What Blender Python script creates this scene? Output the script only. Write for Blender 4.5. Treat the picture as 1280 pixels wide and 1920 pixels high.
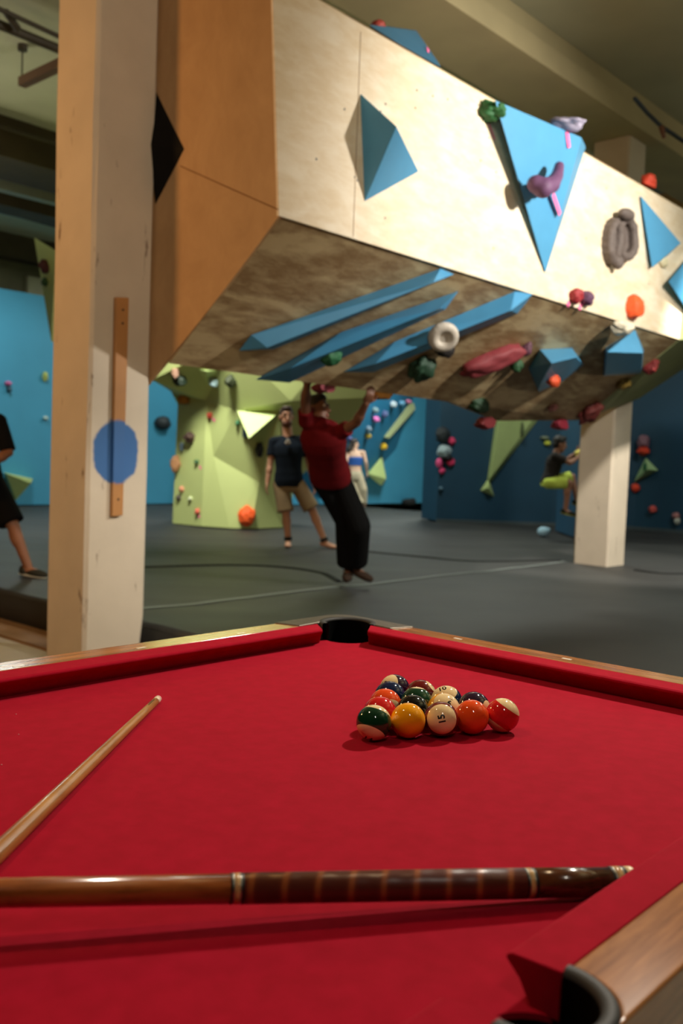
import bpy, bmesh, math, random
from mathutils import Vector as V, Matrix, noise

# ------------------------------------------------------------------ camera, world, lights, exposure
for o in list(bpy.data.objects):
    bpy.data.objects.remove(o)
SC = bpy.context.scene
COL = SC.collection
FPX, TH, ROLL, HCAM = 1760.0, math.radians(42.1), 0.037, 1.33
PIT = math.atan(94 / FPX)
UPV = V((0, 0, 1))
FW = V((math.cos(TH), math.sin(TH), 0))
HR = V((math.sin(TH), -math.cos(TH), 0))
FWD = FW * math.cos(PIT) - UPV * math.sin(PIT)
_D0 = -FW * math.sin(PIT) - UPV * math.cos(PIT)
CR = HR * math.cos(ROLL) - _D0 * math.sin(ROLL)
CD = HR * math.sin(ROLL) + _D0 * math.cos(ROLL)
CAMP = V((0, 0, HCAM))
cd = bpy.data.cameras.new('camera')
cam = bpy.data.objects.new('camera', cd)
COL.objects.link(cam)
cam.matrix_world = Matrix(((CR.x, -CD.x, -FWD.x, 0), (CR.y, -CD.y, -FWD.y, 0), (CR.z, -CD.z, -FWD.z, HCAM), (0, 0, 0, 1)))
cd.sensor_width = 36
cd.lens = FPX * 36 / 1920
cd.clip_start = 0.05
cd.dof.use_dof = True
cd.dof.focus_distance = 1.62
cd.dof.aperture_fstop = 4.6
SC.camera = cam
SC.view_settings.view_transform = 'Standard'
SC.view_settings.look = 'None'
SC.view_settings.gamma = 1
SC.view_settings.use_curve_mapping = False
SC.view_settings.exposure = 0.0
w = bpy.data.worlds.new('world')
SC.world = w
w.use_nodes = True
w.node_tree.nodes['Background'].inputs[0].default_value = (0.75, 0.8, 0.7, 1)
w.node_tree.nodes['Background'].inputs[1].default_value = 0.02


def lamp(name, kind, loc, target, power, col, size=0.3, size_y=None, spot=None, blend=0.3):
    l = bpy.data.lights.new(name, kind)
    l.energy = power
    l.color = col
    if kind == 'AREA':
        l.size = size
        if size_y:
            l.shape = 'RECTANGLE'
            l.size_y = size_y
    else:
        l.shadow_soft_size = size
    if kind == 'SPOT':
        l.spot_size = math.radians(spot)
        l.spot_blend = blend
    o = bpy.data.objects.new(name, l)
    COL.objects.link(o)
    o.location = loc
    d = V(target) - V(loc)
    o.rotation_euler = d.to_track_quat('-Z', 'Y').to_euler()
    return o


WARM, COOL, NEUT = (1, 0.5, 0.17), (0.93, 1.0, 0.88), (1, 0.9, 0.72)
lamp('wall_spot_light', 'SPOT', (6.1, 0.6, 3.85), (6.3, 3.72, 2.95), 900, (1, 0.96, 0.88), 0.09, spot=92, blend=0.7)
lamp('table_light', 'SPOT', (3.0, 1.2, 2.75), (3.0, 1.2, 0), 235, (1, 0.9, 0.76), 0.07, spot=147, blend=0.16)
lamp('pillar_light', 'SPOT', (8.4, 1.6, 4.9), (10.1, 4.9, 0.4), 1700, (1, 0.95, 0.84), 0.1, spot=40, blend=0.6)
lamp('low_side_light', 'SPOT', (8.9, -0.2, 2.1), (6.9, 4.2, 2.2), 95, (1, 0.95, 0.82), 0.1, spot=52, blend=0.6)
lamp('warm_side_light', 'AREA', (0.2, 6.6, 3.3), (3.6, 4.4, 2.3), 62, WARM, 0.5)
lamp('overhead_tube_light', 'AREA', (0.1, -0.5, 3.2), (0.9, 0.8, 0.88), 9, (1, 0.93, 0.8), 0.07, 0.45)
lamp('overhead_pendant_light', 'AREA', (0.6, 1.7, 2.9), (0.9, 1.0, 0.88), 12, (1, 0.7, 0.4), 0.12)
lamp('front_fill_light', 'SPOT', (-0.5, -2.5, 4.6), (3.5, 4.9, 2.9), 640, (1, 0.82, 0.62), 0.4, spot=40, blend=0.6)  # added fill for the near pillar and overhang, no fixture here
for x, y, pw in ((2.8, 12.0, 150), (5.0, -1.5, 95), (12.5, -1.0, 140)):
    lamp('ceiling_fill', 'AREA', (x, y, 3.7), (x + 0.001, y, 9), pw, (1, 0.95, 0.72), 1.6)  # unseen upward fill, added to brighten the ceiling
for i, (x, y, pw) in enumerate([(8.0, 14.6, 105), (12.6, 13.9, 130), (17.5, 12.8, 270), (12.5, 8.4, 120), (14.2, 4.0, 110), (9.5, 1.5, 20)]):
    lamp('gym_ceiling_light', 'AREA', (x, y, 4.95), (x + 0.001, y, 0), pw, COOL, 1.3, 0.5)

bl = lamp('boulder_light', 'AREA', (7.0, 9.0, 4.9), (9.9, 11.2, 0.8), 125, (1, 1, 0.9), 0.8)
bl.data.spread = math.radians(100)


# ------------------------------------------------------------------ pixel to world
def ray(px, py):
    return FWD + CR * ((px - 640) / FPX) + CD * ((py - 960) / FPX)


def plane(px, py, p0, n):
    v = ray(px, py)
    n = V(n)
    return CAMP + v * ((V(p0) - CAMP).dot(n) / v.dot(n))


def atz(px, py, z):
    return plane(px, py, (0, 0, z), (0, 0, 1))


def dep(px, py, d):
    return CAMP + ray(px, py) * d


def depth_of(p):
    return (V(p) - CAMP).dot(FWD)


# ------------------------------------------------------------------ materials
def lin(c):
    return tuple((x / 255 / 12.92) if x / 255 <= 0.04045 else ((x / 255 + 0.055) / 1.055) ** 2.4 for x in c) + (1,)


def nodes(name):
    m = bpy.data.materials.new(name)
    m.use_nodes = True
    nt = m.node_tree
    return m, nt, nt.nodes['Principled BSDF']


def link(nt, a, b):
    nt.links.new(a, b)


def mapping(nt, scale=(1, 1, 1), rot=(0, 0, 0)):
    tc = nt.nodes.new('ShaderNodeTexCoord')
    mp = nt.nodes.new('ShaderNodeMapping')
    mp.inputs['Scale'].default_value = scale
    mp.inputs['Rotation'].default_value = rot
    link(nt, tc.outputs['Object'], mp.inputs['Vector'])
    return mp.outputs['Vector']


def noise_n(nt, vec, scale, detail=3, rough=0.55, dist=0.0):
    n = nt.nodes.new('ShaderNodeTexNoise')
    n.inputs['Scale'].default_value = scale
    n.inputs['Detail'].default_value = detail
    n.inputs['Roughness'].default_value = rough
    n.inputs['Distortion'].default_value = dist
    link(nt, vec, n.inputs['Vector'])
    return n.outputs[0]


def ramp(nt, fac, stops, interp='LINEAR'):
    r = nt.nodes.new('ShaderNodeValToRGB')
    r.color_ramp.interpolation = interp
    e = r.color_ramp.elements
    while len(e) < len(stops):
        e.new(0.5)
    for k, (p, c) in enumerate(stops):
        e[k].position = p
        e[k].color = c
    link(nt, fac, r.inputs[0])
    return r.outputs[0]


def bump(nt, bs, h, strength, dist=0.01):
    b = nt.nodes.new('ShaderNodeBump')
    b.inputs['Strength'].default_value = strength
    b.inputs['Distance'].default_value = dist
    link(nt, h, b.inputs['Height'])
    link(nt, b.outputs[0], bs.inputs['Normal'])


_MC = {}


def M(name, c, rough=0.6, var=0.08, scale=6.0, metal=0.0, bmp=0.0, bscale=60.0, spec=0.5, coat=0.0):
    if name in _MC:
        return _MC[name]
    m, nt, bs = nodes(name)
    vec = mapping(nt)
    n = noise_n(nt, vec, scale)
    a = tuple(x * (1 - var) for x in lin(c)[:3]) + (1,)
    b = tuple(min(1, x * (1 + var)) for x in lin(c)[:3]) + (1,)
    link(nt, ramp(nt, n, [(0.3, a), (0.7, b)]), bs.inputs['Base Color'])
    bs.inputs['Roughness'].default_value = rough
    bs.inputs['Metallic'].default_value = metal
    bs.inputs['Specular IOR Level'].default_value = spec
    bs.inputs['Coat Weight'].default_value = coat
    if bmp:
        bump(nt, bs, noise_n(nt, vec, bscale, 2), bmp, 0.004)
    _MC[name] = m
    return m


def ply(name, c0, c1, scale, contrast=1.0, rough=0.62):
    """rotary cut veneer: long wandering figure lines"""
    m, nt, bs = nodes(name)
    vec = mapping(nt, scale)
    n = noise_n(nt, vec, 1.3, 2, 0.5, 0.8)
    mu = nt.nodes.new('ShaderNodeMath')
    mu.operation = 'MULTIPLY'
    link(nt, n, mu.inputs[0])
    mu.inputs[1].default_value = 11.0
    sn = nt.nodes.new('ShaderNodeMath')
    sn.operation = 'SINE'
    link(nt, mu.outputs[0], sn.inputs[0])
    n2 = noise_n(nt, mapping(nt, tuple(q * 3 for q in scale)), 2.0, 4, 0.7, 0.4)
    n3 = noise_n(nt, mapping(nt, (1, 1, 1)), 0.9, 2)
    mx = nt.nodes.new('ShaderNodeMath')
    mx.operation = 'MULTIPLY_ADD'
    link(nt, sn.outputs[0], mx.inputs[0])
    mx.inputs[1].default_value = 0.16 * contrast
    link(nt, n2, mx.inputs[2])
    ad = nt.nodes.new('ShaderNodeMath')
    ad.operation = 'MULTIPLY_ADD'
    link(nt, n3, ad.inputs[0])
    ad.inputs[1].default_value = 0.4
    link(nt, mx.outputs[0], ad.inputs[2])
    link(nt, ramp(nt, ad.outputs[0], [(0.42, lin(c0)), (0.86, lin(c1))]), bs.inputs['Base Color'])
    bs.inputs['Roughness'].default_value = rough
    return m


def woodgrain(name, c0, c1, scale, rough=0.3, coat=0.0):
    m, nt, bs = nodes(name)
    vec = mapping(nt, scale)
    n = noise_n(nt, vec, 1.0, 6, 0.62, 0.5)
    link(nt, ramp(nt, n, [(0.33, lin(c0)), (0.66, lin(c1))]), bs.inputs['Base Color'])
    bs.inputs['Roughness'].default_value = rough
    bs.inputs['Coat Weight'].default_value = coat
    bs.inputs['Coat Roughness'].default_value = 0.12
    return m


def blob_paint(name, base, spot, center, rx, rz, rough=0.75, dirt=0.1, marks=False):
    """painted surface with a round sprayed paint blot that keeps its place"""
    m, nt, bs = nodes(name)
    vec = mapping(nt)
    n = noise_n(nt, vec, 3.0, 5)
    a = tuple(x * (1 - dirt) for x in lin(base)[:3]) + (1,)
    basec = ramp(nt, n, [(0.3, a), (0.62, lin(base))])
    if marks:
        n3 = noise_n(nt, mapping(nt, (9, 9, 2.4)), 1.0, 4, 0.6)
        mk = ramp(nt, n3, [(0.655, (0, 0, 0, 1)), (0.72, (1, 1, 1, 1))])
        mm = nt.nodes.new('ShaderNodeMix')
        mm.data_type = 'RGBA'
        link(nt, mk, mm.inputs[0])
        link(nt, basec, mm.inputs[6])
        mm.inputs[7].default_value = lin((120, 98, 82))
        basec = mm.outputs[2]
    sub = nt.nodes.new('ShaderNodeVectorMath')
    sub.operation = 'SUBTRACT'
    link(nt, vec, sub.inputs[0])
    sub.inputs[1].default_value = center
    mul = nt.nodes.new('ShaderNodeVectorMath')
    mul.operation = 'MULTIPLY'
    link(nt, sub.outputs[0], mul.inputs[0])
    mul.inputs[1].default_value = (1 / rx, 2.0, 1 / rz)
    ln = nt.nodes.new('ShaderNodeVectorMath')
    ln.operation = 'LENGTH'
    link(nt, mul.outputs[0], ln.inputs[0])
    ad = nt.nodes.new('ShaderNodeMath')
    ad.operation = 'MULTIPLY_ADD'
    link(nt, noise_n(nt, vec, 9.0, 2), ad.inputs[0])
    ad.inputs[1].default_value = 0.35
    link(nt, ln.outputs['Value'], ad.inputs[2])
    fac = ramp(nt, ad.outputs[0], [(0.0, (1, 1, 1, 1)), (0.9999, (0, 0, 0, 1))])
    rr = nt.nodes.new('ShaderNodeMapRange')
    rr.inputs['From Min'].default_value = 1.22
    rr.inputs['From Max'].default_value = 1.12
    link(nt, ad.outputs[0], rr.inputs['Value'])
    mx = nt.nodes.new('ShaderNodeMix')
    mx.data_type = 'RGBA'
    link(nt, rr.outputs[0], mx.inputs[0])
    link(nt, basec, mx.inputs[6])
    mx.inputs[7].default_value = lin(spot)
    link(nt, mx.outputs[2], bs.inputs['Base Color'])
    bs.inputs['Roughness'].default_value = rough
    bump(nt, bs, noise_n(nt, vec, 30, 4), 0.15, 0.01)
    return m


# ------------------------------------------------------------------ mesh helpers
class MB:
    def __init__(s):
        s.v, s.f = [], []

    def add(s, vs, fs):
        k = len(s.v)
        s.v += [V(p) for p in vs]
        s.f += [tuple(i + k for i in f) for f in fs]
        return s

    def box(s, a, b):
        (x0, y0, z0), (x1, y1, z1) = a, b
        return s.add([(x0, y0, z0), (x1, y0, z0), (x1, y1, z0), (x0, y1, z0), (x0, y0, z1), (x1, y0, z1), (x1, y1, z1), (x0, y1, z1)],
                     [(3, 2, 1, 0), (4, 5, 6, 7), (0, 1, 5, 4), (1, 2, 6, 5), (2, 3, 7, 6), (3, 0, 4, 7)])

    def obox(s, c, ax, ay, az):
        c, ax, ay, az = V(c), V(ax), V(ay), V(az)
        return s.add([c - ax - ay - az, c + ax - ay - az, c + ax + ay - az, c - ax + ay - az, c - ax - ay + az, c + ax - ay + az, c + ax + ay + az, c - ax + ay + az],
                     [(3, 2, 1, 0), (4, 5, 6, 7), (0, 1, 5, 4), (1, 2, 6, 5), (2, 3, 7, 6), (3, 0, 4, 7)])

    def prism(s, poly, vec):
        n = len(poly)
        p = [V(q) for q in poly]
        vec = V(vec)
        return s.add(p + [q + vec for q in p], [tuple(range(n))[::-1], tuple(range(n, 2 * n))] + [(i, (i + 1) % n, (i + 1) % n + n, i + n) for i in range(n)])

    def cyl(s, a, b, r0, r1, seg=20):
        a, b = V(a), V(b)
        d = (b - a).normalized()
        u = d.orthogonal().normalized()
        w_ = d.cross(u)
        vs = []
        for c, r in ((a, r0), (b, r1)):
            vs += [c + (u * math.cos(2 * math.pi * i / seg) + w_ * math.sin(2 * math.pi * i / seg)) * r for i in range(seg)]
        return s.add(vs, [tuple(range(seg))[::-1], tuple(range(seg, 2 * seg))] + [(i, (i + 1) % seg, (i + 1) % seg + seg, i + seg) for i in range(seg)])

    def lathe(s, a, d, prof, seg=24):
        """prof: (distance along d, radius)"""
        a, d = V(a), V(d).normalized()
        u = d.orthogonal().normalized()
        w_ = d.cross(u)
        vs, fs = [], []
        for t, r in prof:
            vs += [a + d * t + (u * math.cos(2 * math.pi * i / seg) + w_ * math.sin(2 * math.pi * i / seg)) * max(r, 1e-4) for i in range(seg)]
        for k in range(len(prof) - 1):
            fs += [(k * seg + i, k * seg + (i + 1) % seg, (k + 1) * seg + (i + 1) % seg, (k + 1) * seg + i) for i in range(seg)]
        fs += [tuple(range(seg))[::-1], tuple(range((len(prof) - 1) * seg, len(prof) * seg))]
        return s.add(vs, fs)

    def capsule(s, a, b, r0, r1, seg=14):
        a, b = V(a), V(b)
        L = (b - a).length
        if L < 1e-5:
            b = a + V((0, 0, 1e-4))
            L = 1e-4
        prof = []
        for k in range(6):
            t = math.pi / 2 * (1 - k / 5)
            prof.append((-r0 * math.sin(t), r0 * math.cos(t)))
        for k in range(6):
            t = math.pi / 2 * k / 5
            prof.append((L + r1 * math.sin(t), r1 * math.cos(t)))
        return s.lathe(a, b - a, prof, seg)

    def ell(s, c, ax, ay, az, seg=18, rings=12):
        c, ax, ay, az = V(c), V(ax), V(ay), V(az)
        vs = [c - az]
        for k in range(1, rings):
            t = -math.pi / 2 + math.pi * k / rings
            vs += [c + az * math.sin(t) + (ax * math.cos(2 * math.pi * i / seg) + ay * math.sin(2 * math.pi * i / seg)) * math.cos(t) for i in range(seg)]
        vs.append(c + az)
        fs = [(0, 1 + (i + 1) % seg, 1 + i) for i in range(seg)]
        for k in range(rings - 2):
            b = 1 + k * seg
            fs += [(b + i, b + (i + 1) % seg, b + seg + (i + 1) % seg, b + seg + i) for i in range(seg)]
        b = 1 + (rings - 2) * seg
        fs += [(b + i, b + (i + 1) % seg, len(vs) - 1) for i in range(seg)]
        if ax.cross(ay).dot(az) < 0:
            fs = [f[::-1] for f in fs]
        return s.add(vs, fs)

    def tube(s, pts, r, seg=10):
        for a, b in zip(pts, pts[1:]):
            s.capsule(a, b, r, r, seg)
        return s

    def build(s, name, mat, parent=None, smooth=False, bevel=0.0, hull=False, origin=None):
        me = bpy.data.meshes.new(name)
        bm = bmesh.new()
        vs = [bm.verts.new(p) for p in s.v]
        if hull:
            bmesh.ops.convex_hull(bm, input=vs)
            loose = [v for v in bm.verts if not v.link_faces]
            bmesh.ops.delete(bm, geom=loose, context='VERTS')
        else:
            for f in s.f:
                try:
                    bm.faces.new([vs[i] for i in f])
                except ValueError:
                    pass
        bmesh.ops.recalc_face_normals(bm, faces=bm.faces)
        bm.to_mesh(me)
        bm.free()
        return link_mesh(name, me, mat, parent, smooth, bevel)


def link_mesh(name, me, mat, parent=None, smooth=False, bevel=0.0):
    o = bpy.data.objects.new(name, me)
    COL.objects.link(o)
    if mat and not me.materials:
        me.materials.append(mat)
    if smooth:
        for p in me.polygons:
            p.use_smooth = True
    if bevel:
        b = o.modifiers.new('bevel', 'BEVEL')
        b.width = bevel
        b.segments = 3
        b.limit_method = 'ANGLE'
        b.angle_limit = math.radians(40)
    if parent:
        attach(o, parent)
    return o


def world_loc(o):
    p = V(o.location)
    while o.parent:
        o = o.parent
        p += V(o.location)
    return p


def attach(o, parent):
    """meshes are written in world coordinates: undo the parent's offset"""
    o.parent = parent
    o.location = -world_loc(parent) if parent.type == 'EMPTY' else V((0, 0, 0))


def tag(o, label, cat, group=None):
    o['label'] = label
    o['category'] = cat
    if group:
        o['group'] = group
    return o


def thing(name, label, cat, loc, group=None):
    o = bpy.data.objects.new(name, None)
    COL.objects.link(o)
    o.location = loc
    o.empty_display_size = 0.1
    return tag(o, label, cat, group)


def struct(o):
    o['kind'] = 'structure'
    return o


def remeshed(name, mb, mat, parent=None, voxel=0.006, smooth_it=3):
    """fuse overlapping shapes into one continuous skin"""
    me = bpy.data.meshes.new(name)
    me.from_pydata([tuple(p) for p in mb.v], [], mb.f)
    o = bpy.data.objects.new(name, me)
    COL.objects.link(o)
    r = o.modifiers.new('r', 'REMESH')
    r.mode = 'VOXEL'
    r.voxel_size = voxel
    if smooth_it:
        sm = o.modifiers.new('s', 'SMOOTH')
        sm.factor = 0.5
        sm.iterations = smooth_it
    dg = bpy.context.evaluated_depsgraph_get()
    dg.update()
    new = bpy.data.meshes.new_from_object(o.evaluated_get(dg))
    bpy.data.objects.remove(o)
    bpy.data.meshes.remove(me)
    new.name = name
    new.materials.clear()
    return link_mesh(name, new, mat, parent, True)


# ------------------------------------------------------------------ shared materials
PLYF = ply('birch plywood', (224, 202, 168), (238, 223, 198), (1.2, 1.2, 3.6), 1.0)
PLYU = ply('shaded birch plywood', (140, 110, 72), (192, 168, 126), (1.1, 3.2, 3.2), 1.3)  # birch ply with stronger figure; underside shade mixed into darker colours
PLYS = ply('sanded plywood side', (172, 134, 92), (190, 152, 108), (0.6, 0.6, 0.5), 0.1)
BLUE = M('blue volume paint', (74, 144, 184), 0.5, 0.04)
CONC = M('grey concrete ceiling paint', (176, 175, 148), 0.85, 0.12, 0.7)
BEAMM = M('painted concrete beam', (166, 152, 114), 0.8, 0.14, 0.9)
DARKBEAM = M('dark steel beam', (66, 56, 36), 0.8, 0.2, 2)
MATM = M('dark grey mat vinyl', (47, 46, 45), 0.6, 0.25, 1.2, bmp=0.35, bscale=7)
MATSIDE = M('black mat side vinyl', (44, 43, 42), 0.6, 0.15, 2)
GREEN = M('pale green wall paint', (186, 198, 128), 0.6, 0.05, 1.0)
LIME = M('lime volume paint', (206, 224, 150), 0.55, 0.04)
BLUEW = M('light blue wall paint', (66, 150, 190), 0.6, 0.05, 1.0)
NAVY = M('navy wall paint', (19, 62, 88), 0.6, 0.12, 0.8)
BLACK = M('black plastic', (14, 13, 13), 0.45, 0.1)
PINK = M('pink tape', (250, 110, 160), 0.6, 0.02)
STEEL = M('steel', (160, 158, 150), 0.35, 0.05, metal=0.9)

# ------------------------------------------------------------------ the room
ZM = 0.25
RX0, RX1, RY0, RY1, RZ = -4.0, 23.0, -4.5, 17.6, 5.5
FLOORM = M('worn pale concrete floor', (176, 170, 156), 0.7, 0.12, 1.3)
struct(MB().box((RX0, RY0, -0.1), (RX1, RY1, 0)).build('floor', FLOORM))
struct(MB().box((RX0, RY0, RZ), (RX1, RY1, RZ + 0.1)).build('ceiling', CONC))
WALLM = M('dim painted masonry', (92, 88, 66), 0.9, 0.2, 1.5)
struct(MB().box((RX0, RY1, 0), (RX1, RY1 + 0.1, RZ)).build('wall_back', WALLM))
struct(MB().box((RX1, RY0, 0), (RX1 + 0.1, RY1, RZ)).build('wall_right', WALLM))
struct(MB().box((RX0 - 0.1, RY0, 0), (RX0, RY1, RZ)).build('wall_left', WALLM))
struct(MB().box((RX0, RY0 - 0.1, 0), (RX1, RY0, RZ)).build('wall_front', WALLM))
# beams across the ceiling (trim)
struct(MB().box((RX0, 4.72, 5.09), (RX1, 5.5, 5.3)).box((RX0, 4.78, 5.3), (RX1, 5.45, RZ)).build('trim_1', BEAMM, bevel=0.01))
struct(MB().box((RX0, 11.3, 5.0), (RX1, 12.3, RZ)).build('trim_2', DARKBEAM, bevel=0.01))
struct(MB().box((RX0, 17.2, 5.05), (RX1, RY1, RZ)).build('trim_3', DARKBEAM))
struct(MB().box((RX0, -1.6, 5.03), (RX1, -0.9, RZ)).build('trim_4', BEAMM))

# ------------------------------------------------------------------ pillars
PC = blob_paint('white painted concrete pillar', (206, 192, 172), (58, 102, 158), (3.345, 4.9, 1.338), 0.165, 0.2, 0.8, 0.1, True)


def pillar(x, y, z0, label, seed):
    s = 0.44
    random.seed(seed)
    mb = MB()
    c = 0.022
    ring = [(x + c, y), (x + s - c, y), (x + s, y + c), (x + s, y + s - c), (x + s - c, y + s), (x + c, y + s), (x, y + s - c), (x, y + c)]
    zs = [z0, z0 + 0.3, 1.2, 1.9, 2.6, 3.3, 4.2, 5.09]
    vs, fs = [], []
    for k, zz in enumerate(zs):
        sh = 0.035 if (k == 0 and z0 < 0.1) else 0
        for j, (a, b) in enumerate(ring):
            vs.append((a + random.uniform(-.004, .004) - (sh if j in (1, 2) else 0), b + random.uniform(-.004, .004), zz))
    for k in range(len(zs) - 1):
        for i in range(8):
            fs.append((k * 8 + i, k * 8 + (i + 1) % 8, k * 8 + 8 + (i + 1) % 8, k * 8 + 8 + i))
    fs += [tuple(range(8))[::-1], tuple(range(len(vs) - 8, len(vs)))]
    o = mb.add(vs, fs).build('pillar', PC)
    return tag(o, label, 'pillar')


pillar(3.146, 4.9, 0.0, 'near pillar of chipped pale paint with a round blue blot, left of the overhang', 3)
pillar(9.99, 4.9, ZM - 0.01, 'far white pillar standing on the mats at the right end of the overhang', 5)
LATHM = blob_paint('brown lath wood', (182, 128, 74), (52, 98, 156), (3.345, 4.9, 1.338), 0.165, 0.2, 0.6, 0.2)
lt = thing('wood_lath', 'upright brown wooden lath nailed to the near pillar, blue paint across it', 'board', (3.345, 4.87, 0.95))
MB().prism([(3.298, 4.868, 2.27), (3.388, 4.868, 2.28), (3.382, 4.868, 0.95), (3.306, 4.868, 0.945)], (0, 0.031, 0)).build('board', LATHM, lt, bevel=0.004)
for zz in (2.2, 2.12, 1.05):
    MB().cyl((3.345, 4.864, zz), (3.345, 4.87, zz), 0.007, 0.007, 10).build('nail_head', M('dark iron', (60, 45, 34), 0.5), lt)

# ------------------------------------------------------------------ mats
DX, DY = 3.65, -2.2


def mat_height(x, y):
    u = x * HR.x + y * HR.y
    v = x * FW.x + y * FW.y
    n = noise.noise(V((u * 0.35, v * 1.7, 1.3))) + 0.5 * noise.noise(V((u * 0.9, v * 3.1, 5.3)))
    return ZM + 0.012 * n * (1 if v > 5 else 0.5) - 0.012


mt = thing('crash_mat', 'huge dark grey crash mat covering the gym floor under every climber', 'mat', (10, 8, 0))
nx, ny = 170, 230
X1, Y1 = 17.6, 17.2
vs, fs = [], []
for j in range(ny + 1):
    for i in range(nx + 1):
        x = DX + (X1 - DX) * (i / nx) ** 1.3
        y = DY + (Y1 - DY) * j / ny
        vs.append((x, y, mat_height(x, y) - (0.03 if i == 0 else 0)))
for j in range(ny):
    for i in range(nx):
        a = j * (nx + 1) + i
        fs.append((a, a + 1, a + nx + 2, a + nx + 1))
MB().add(vs, fs).build('mat_cover', MATM, mt, True)
vs, fs = [], []
for j in range(120):
    y = DY + (Y1 - DY) * j / 119
    for k in range(7):
        z = (ZM - 0.04) * (1 - k / 6)
        vs.append((DX + 0.0 - 0.02 * math.sin(k / 6 * math.pi) + 0.018 * noise.noise(V((y * 5 + k * 0.5, k * 0.7, 2))), y, z))
for j in range(119):
    for k in range(6):
        a = j * 7 + k
        fs.append((a, a + 7, a + 8, a + 1))
MB().add(vs, fs).build('mat_side', MATSIDE, mt, True)
mbk = MB()
mbk.box((DX, DY, 0.0), (X1, DY + 0.02, ZM - 0.03))
mbk.build('mat_end', MATSIDE, mt)
vs, fs = [], []
for i in range(80):
    x = DX + (9.98 - DX) * i / 79
    wob = 0.02 * noise.noise(V((x * 0.9, 0, 0)))
    for k, dy in enumerate((0, 0.05)):
        vs.append((x, 5.41 + wob + dy, max(mat_height(x, 5.41), mat_height(x, 5.47)) + 0.006))
for i in range(79):
    fs.append((i * 2, i * 2 + 1, i * 2 + 3, i * 2 + 2))
so = MB().add(vs, fs).build('seam_strip', M('grey seam webbing', (120, 128, 126), 0.6, 0.05), mt)
so['label'] = 'lighter grey seam strip'
# shade of long creases in the cover, laid on as near-black strips
CREASE_SHADE = M('painted crease shade', (13, 13, 13), 0.8, 0.1, spec=0.2)
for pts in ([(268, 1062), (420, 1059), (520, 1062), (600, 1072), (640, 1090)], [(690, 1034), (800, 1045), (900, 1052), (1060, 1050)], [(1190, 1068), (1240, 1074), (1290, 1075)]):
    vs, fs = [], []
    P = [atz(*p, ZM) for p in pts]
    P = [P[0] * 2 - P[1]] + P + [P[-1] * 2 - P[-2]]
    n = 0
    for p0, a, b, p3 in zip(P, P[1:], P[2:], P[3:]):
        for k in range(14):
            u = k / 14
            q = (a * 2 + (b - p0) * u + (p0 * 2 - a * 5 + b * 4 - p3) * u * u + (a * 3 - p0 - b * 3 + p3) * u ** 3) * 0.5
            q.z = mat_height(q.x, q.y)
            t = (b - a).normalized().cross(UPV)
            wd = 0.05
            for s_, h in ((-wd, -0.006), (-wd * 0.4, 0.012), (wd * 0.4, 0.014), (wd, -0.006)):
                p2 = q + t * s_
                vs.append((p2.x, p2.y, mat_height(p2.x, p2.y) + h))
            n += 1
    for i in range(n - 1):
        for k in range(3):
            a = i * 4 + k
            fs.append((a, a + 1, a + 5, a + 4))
    MB().add(vs, fs).build('crease_shade_strip', CREASE_SHADE, mt, True)
tag(MB().box((3.3, 5.1, 0), (3.62, 9.0, 0.018)).build('floor_board', M('tan plywood board', (132, 100, 66), 0.7, 0.15, 3)),
    'tan plywood strip on the floor along the foot of the mats', 'board')

# ------------------------------------------------------------------ big plywood overhang
Y0, YB, ZF, ZB, ZT = 3.72, 4.75, 2.635, 1.88, 3.86
XL, XR = 3.53, 8.85
NU = V((0, -(ZF - ZB), -(YB - Y0))).normalized()


def FP(px, py, off=0.0):
    return plane(px, py, (0, Y0 - off, 0), (0, 1, 0))


def UP(px, py, off=0.0):
    return plane(px, py, V((0, Y0, ZF)) + NU * off, NU)


ov = thing('climbing_overhang', 'long plywood climbing overhang hung between the two pillars, with blue volumes', 'climbing wall', (6.2, 4.3, 1.88))
t = 0.02
TL = FP(512, 0)
xtl = XL + (TL.x - XL)
top_l = XL - (ZT - ZF) * (XL - TL.x) / (TL.z - ZF)
MB().prism([(XL, Y0, ZF), (XR, Y0, ZF - 0.02), (XR + 0.1, Y0, ZT - 0.04), (top_l, Y0, ZT)], (0, t, 0)).build('front_panel', PLYF, ov, bevel=0.003)
ZTB = 4.5
sl = (top_l - XL) / (ZT - ZF)
PX = lambda z: XL + (z - ZF) * sl
YE, XE = 5.1, 3.593


def PXY(y, z):
    k = min(1.0, (y - Y0) / (4.885 - Y0))
    return PX(z) * (1 - k) + XE * k


UB1, UB2 = UP(932, 789), UP(1086, 788)
ZE = ZB + 0.03 - (YE - YB) * (ZF - ZB - 0.03) / (YB - Y0)
vs, fs = [], []
NG = 8
for a_ in range(NG + 1):
    y = Y0 + 0.004 + (YE - Y0 - 0.004) * a_ / NG
    zb_ = ZF + (ZE - ZF) * (y - Y0) / (YE - Y0)
    zt_ = ZT + (ZTB - ZT) * (y - Y0) / (YE - Y0)
    for b_ in range(NG + 1):
        z = zb_ + (zt_ - zb_) * b_ / NG
        for off in (0, t):
            vs.append((PXY(y, z) + off, y, z))
ix = lambda a_, b_, o_: (a_ * (NG + 1) + b_) * 2 + o_
for a_ in range(NG):
    for b_ in range(NG):
        for o_ in (0, 1):
            fs.append((ix(a_, b_, o_), ix(a_ + 1, b_, o_), ix(a_ + 1, b_ + 1, o_), ix(a_, b_ + 1, o_)))
for a_ in range(NG):
    for b_ in (0, NG):
        fs.append((ix(a_, b_, 0), ix(a_ + 1, b_, 0), ix(a_ + 1, b_, 1), ix(a_, b_, 1)))
        fs.append((ix(b_, a_, 0), ix(b_, a_ + 1, 0), ix(b_, a_ + 1, 1), ix(b_, a_, 1)))
MB().add(vs, fs).build('side_panel', PLYS, ov)
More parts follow.
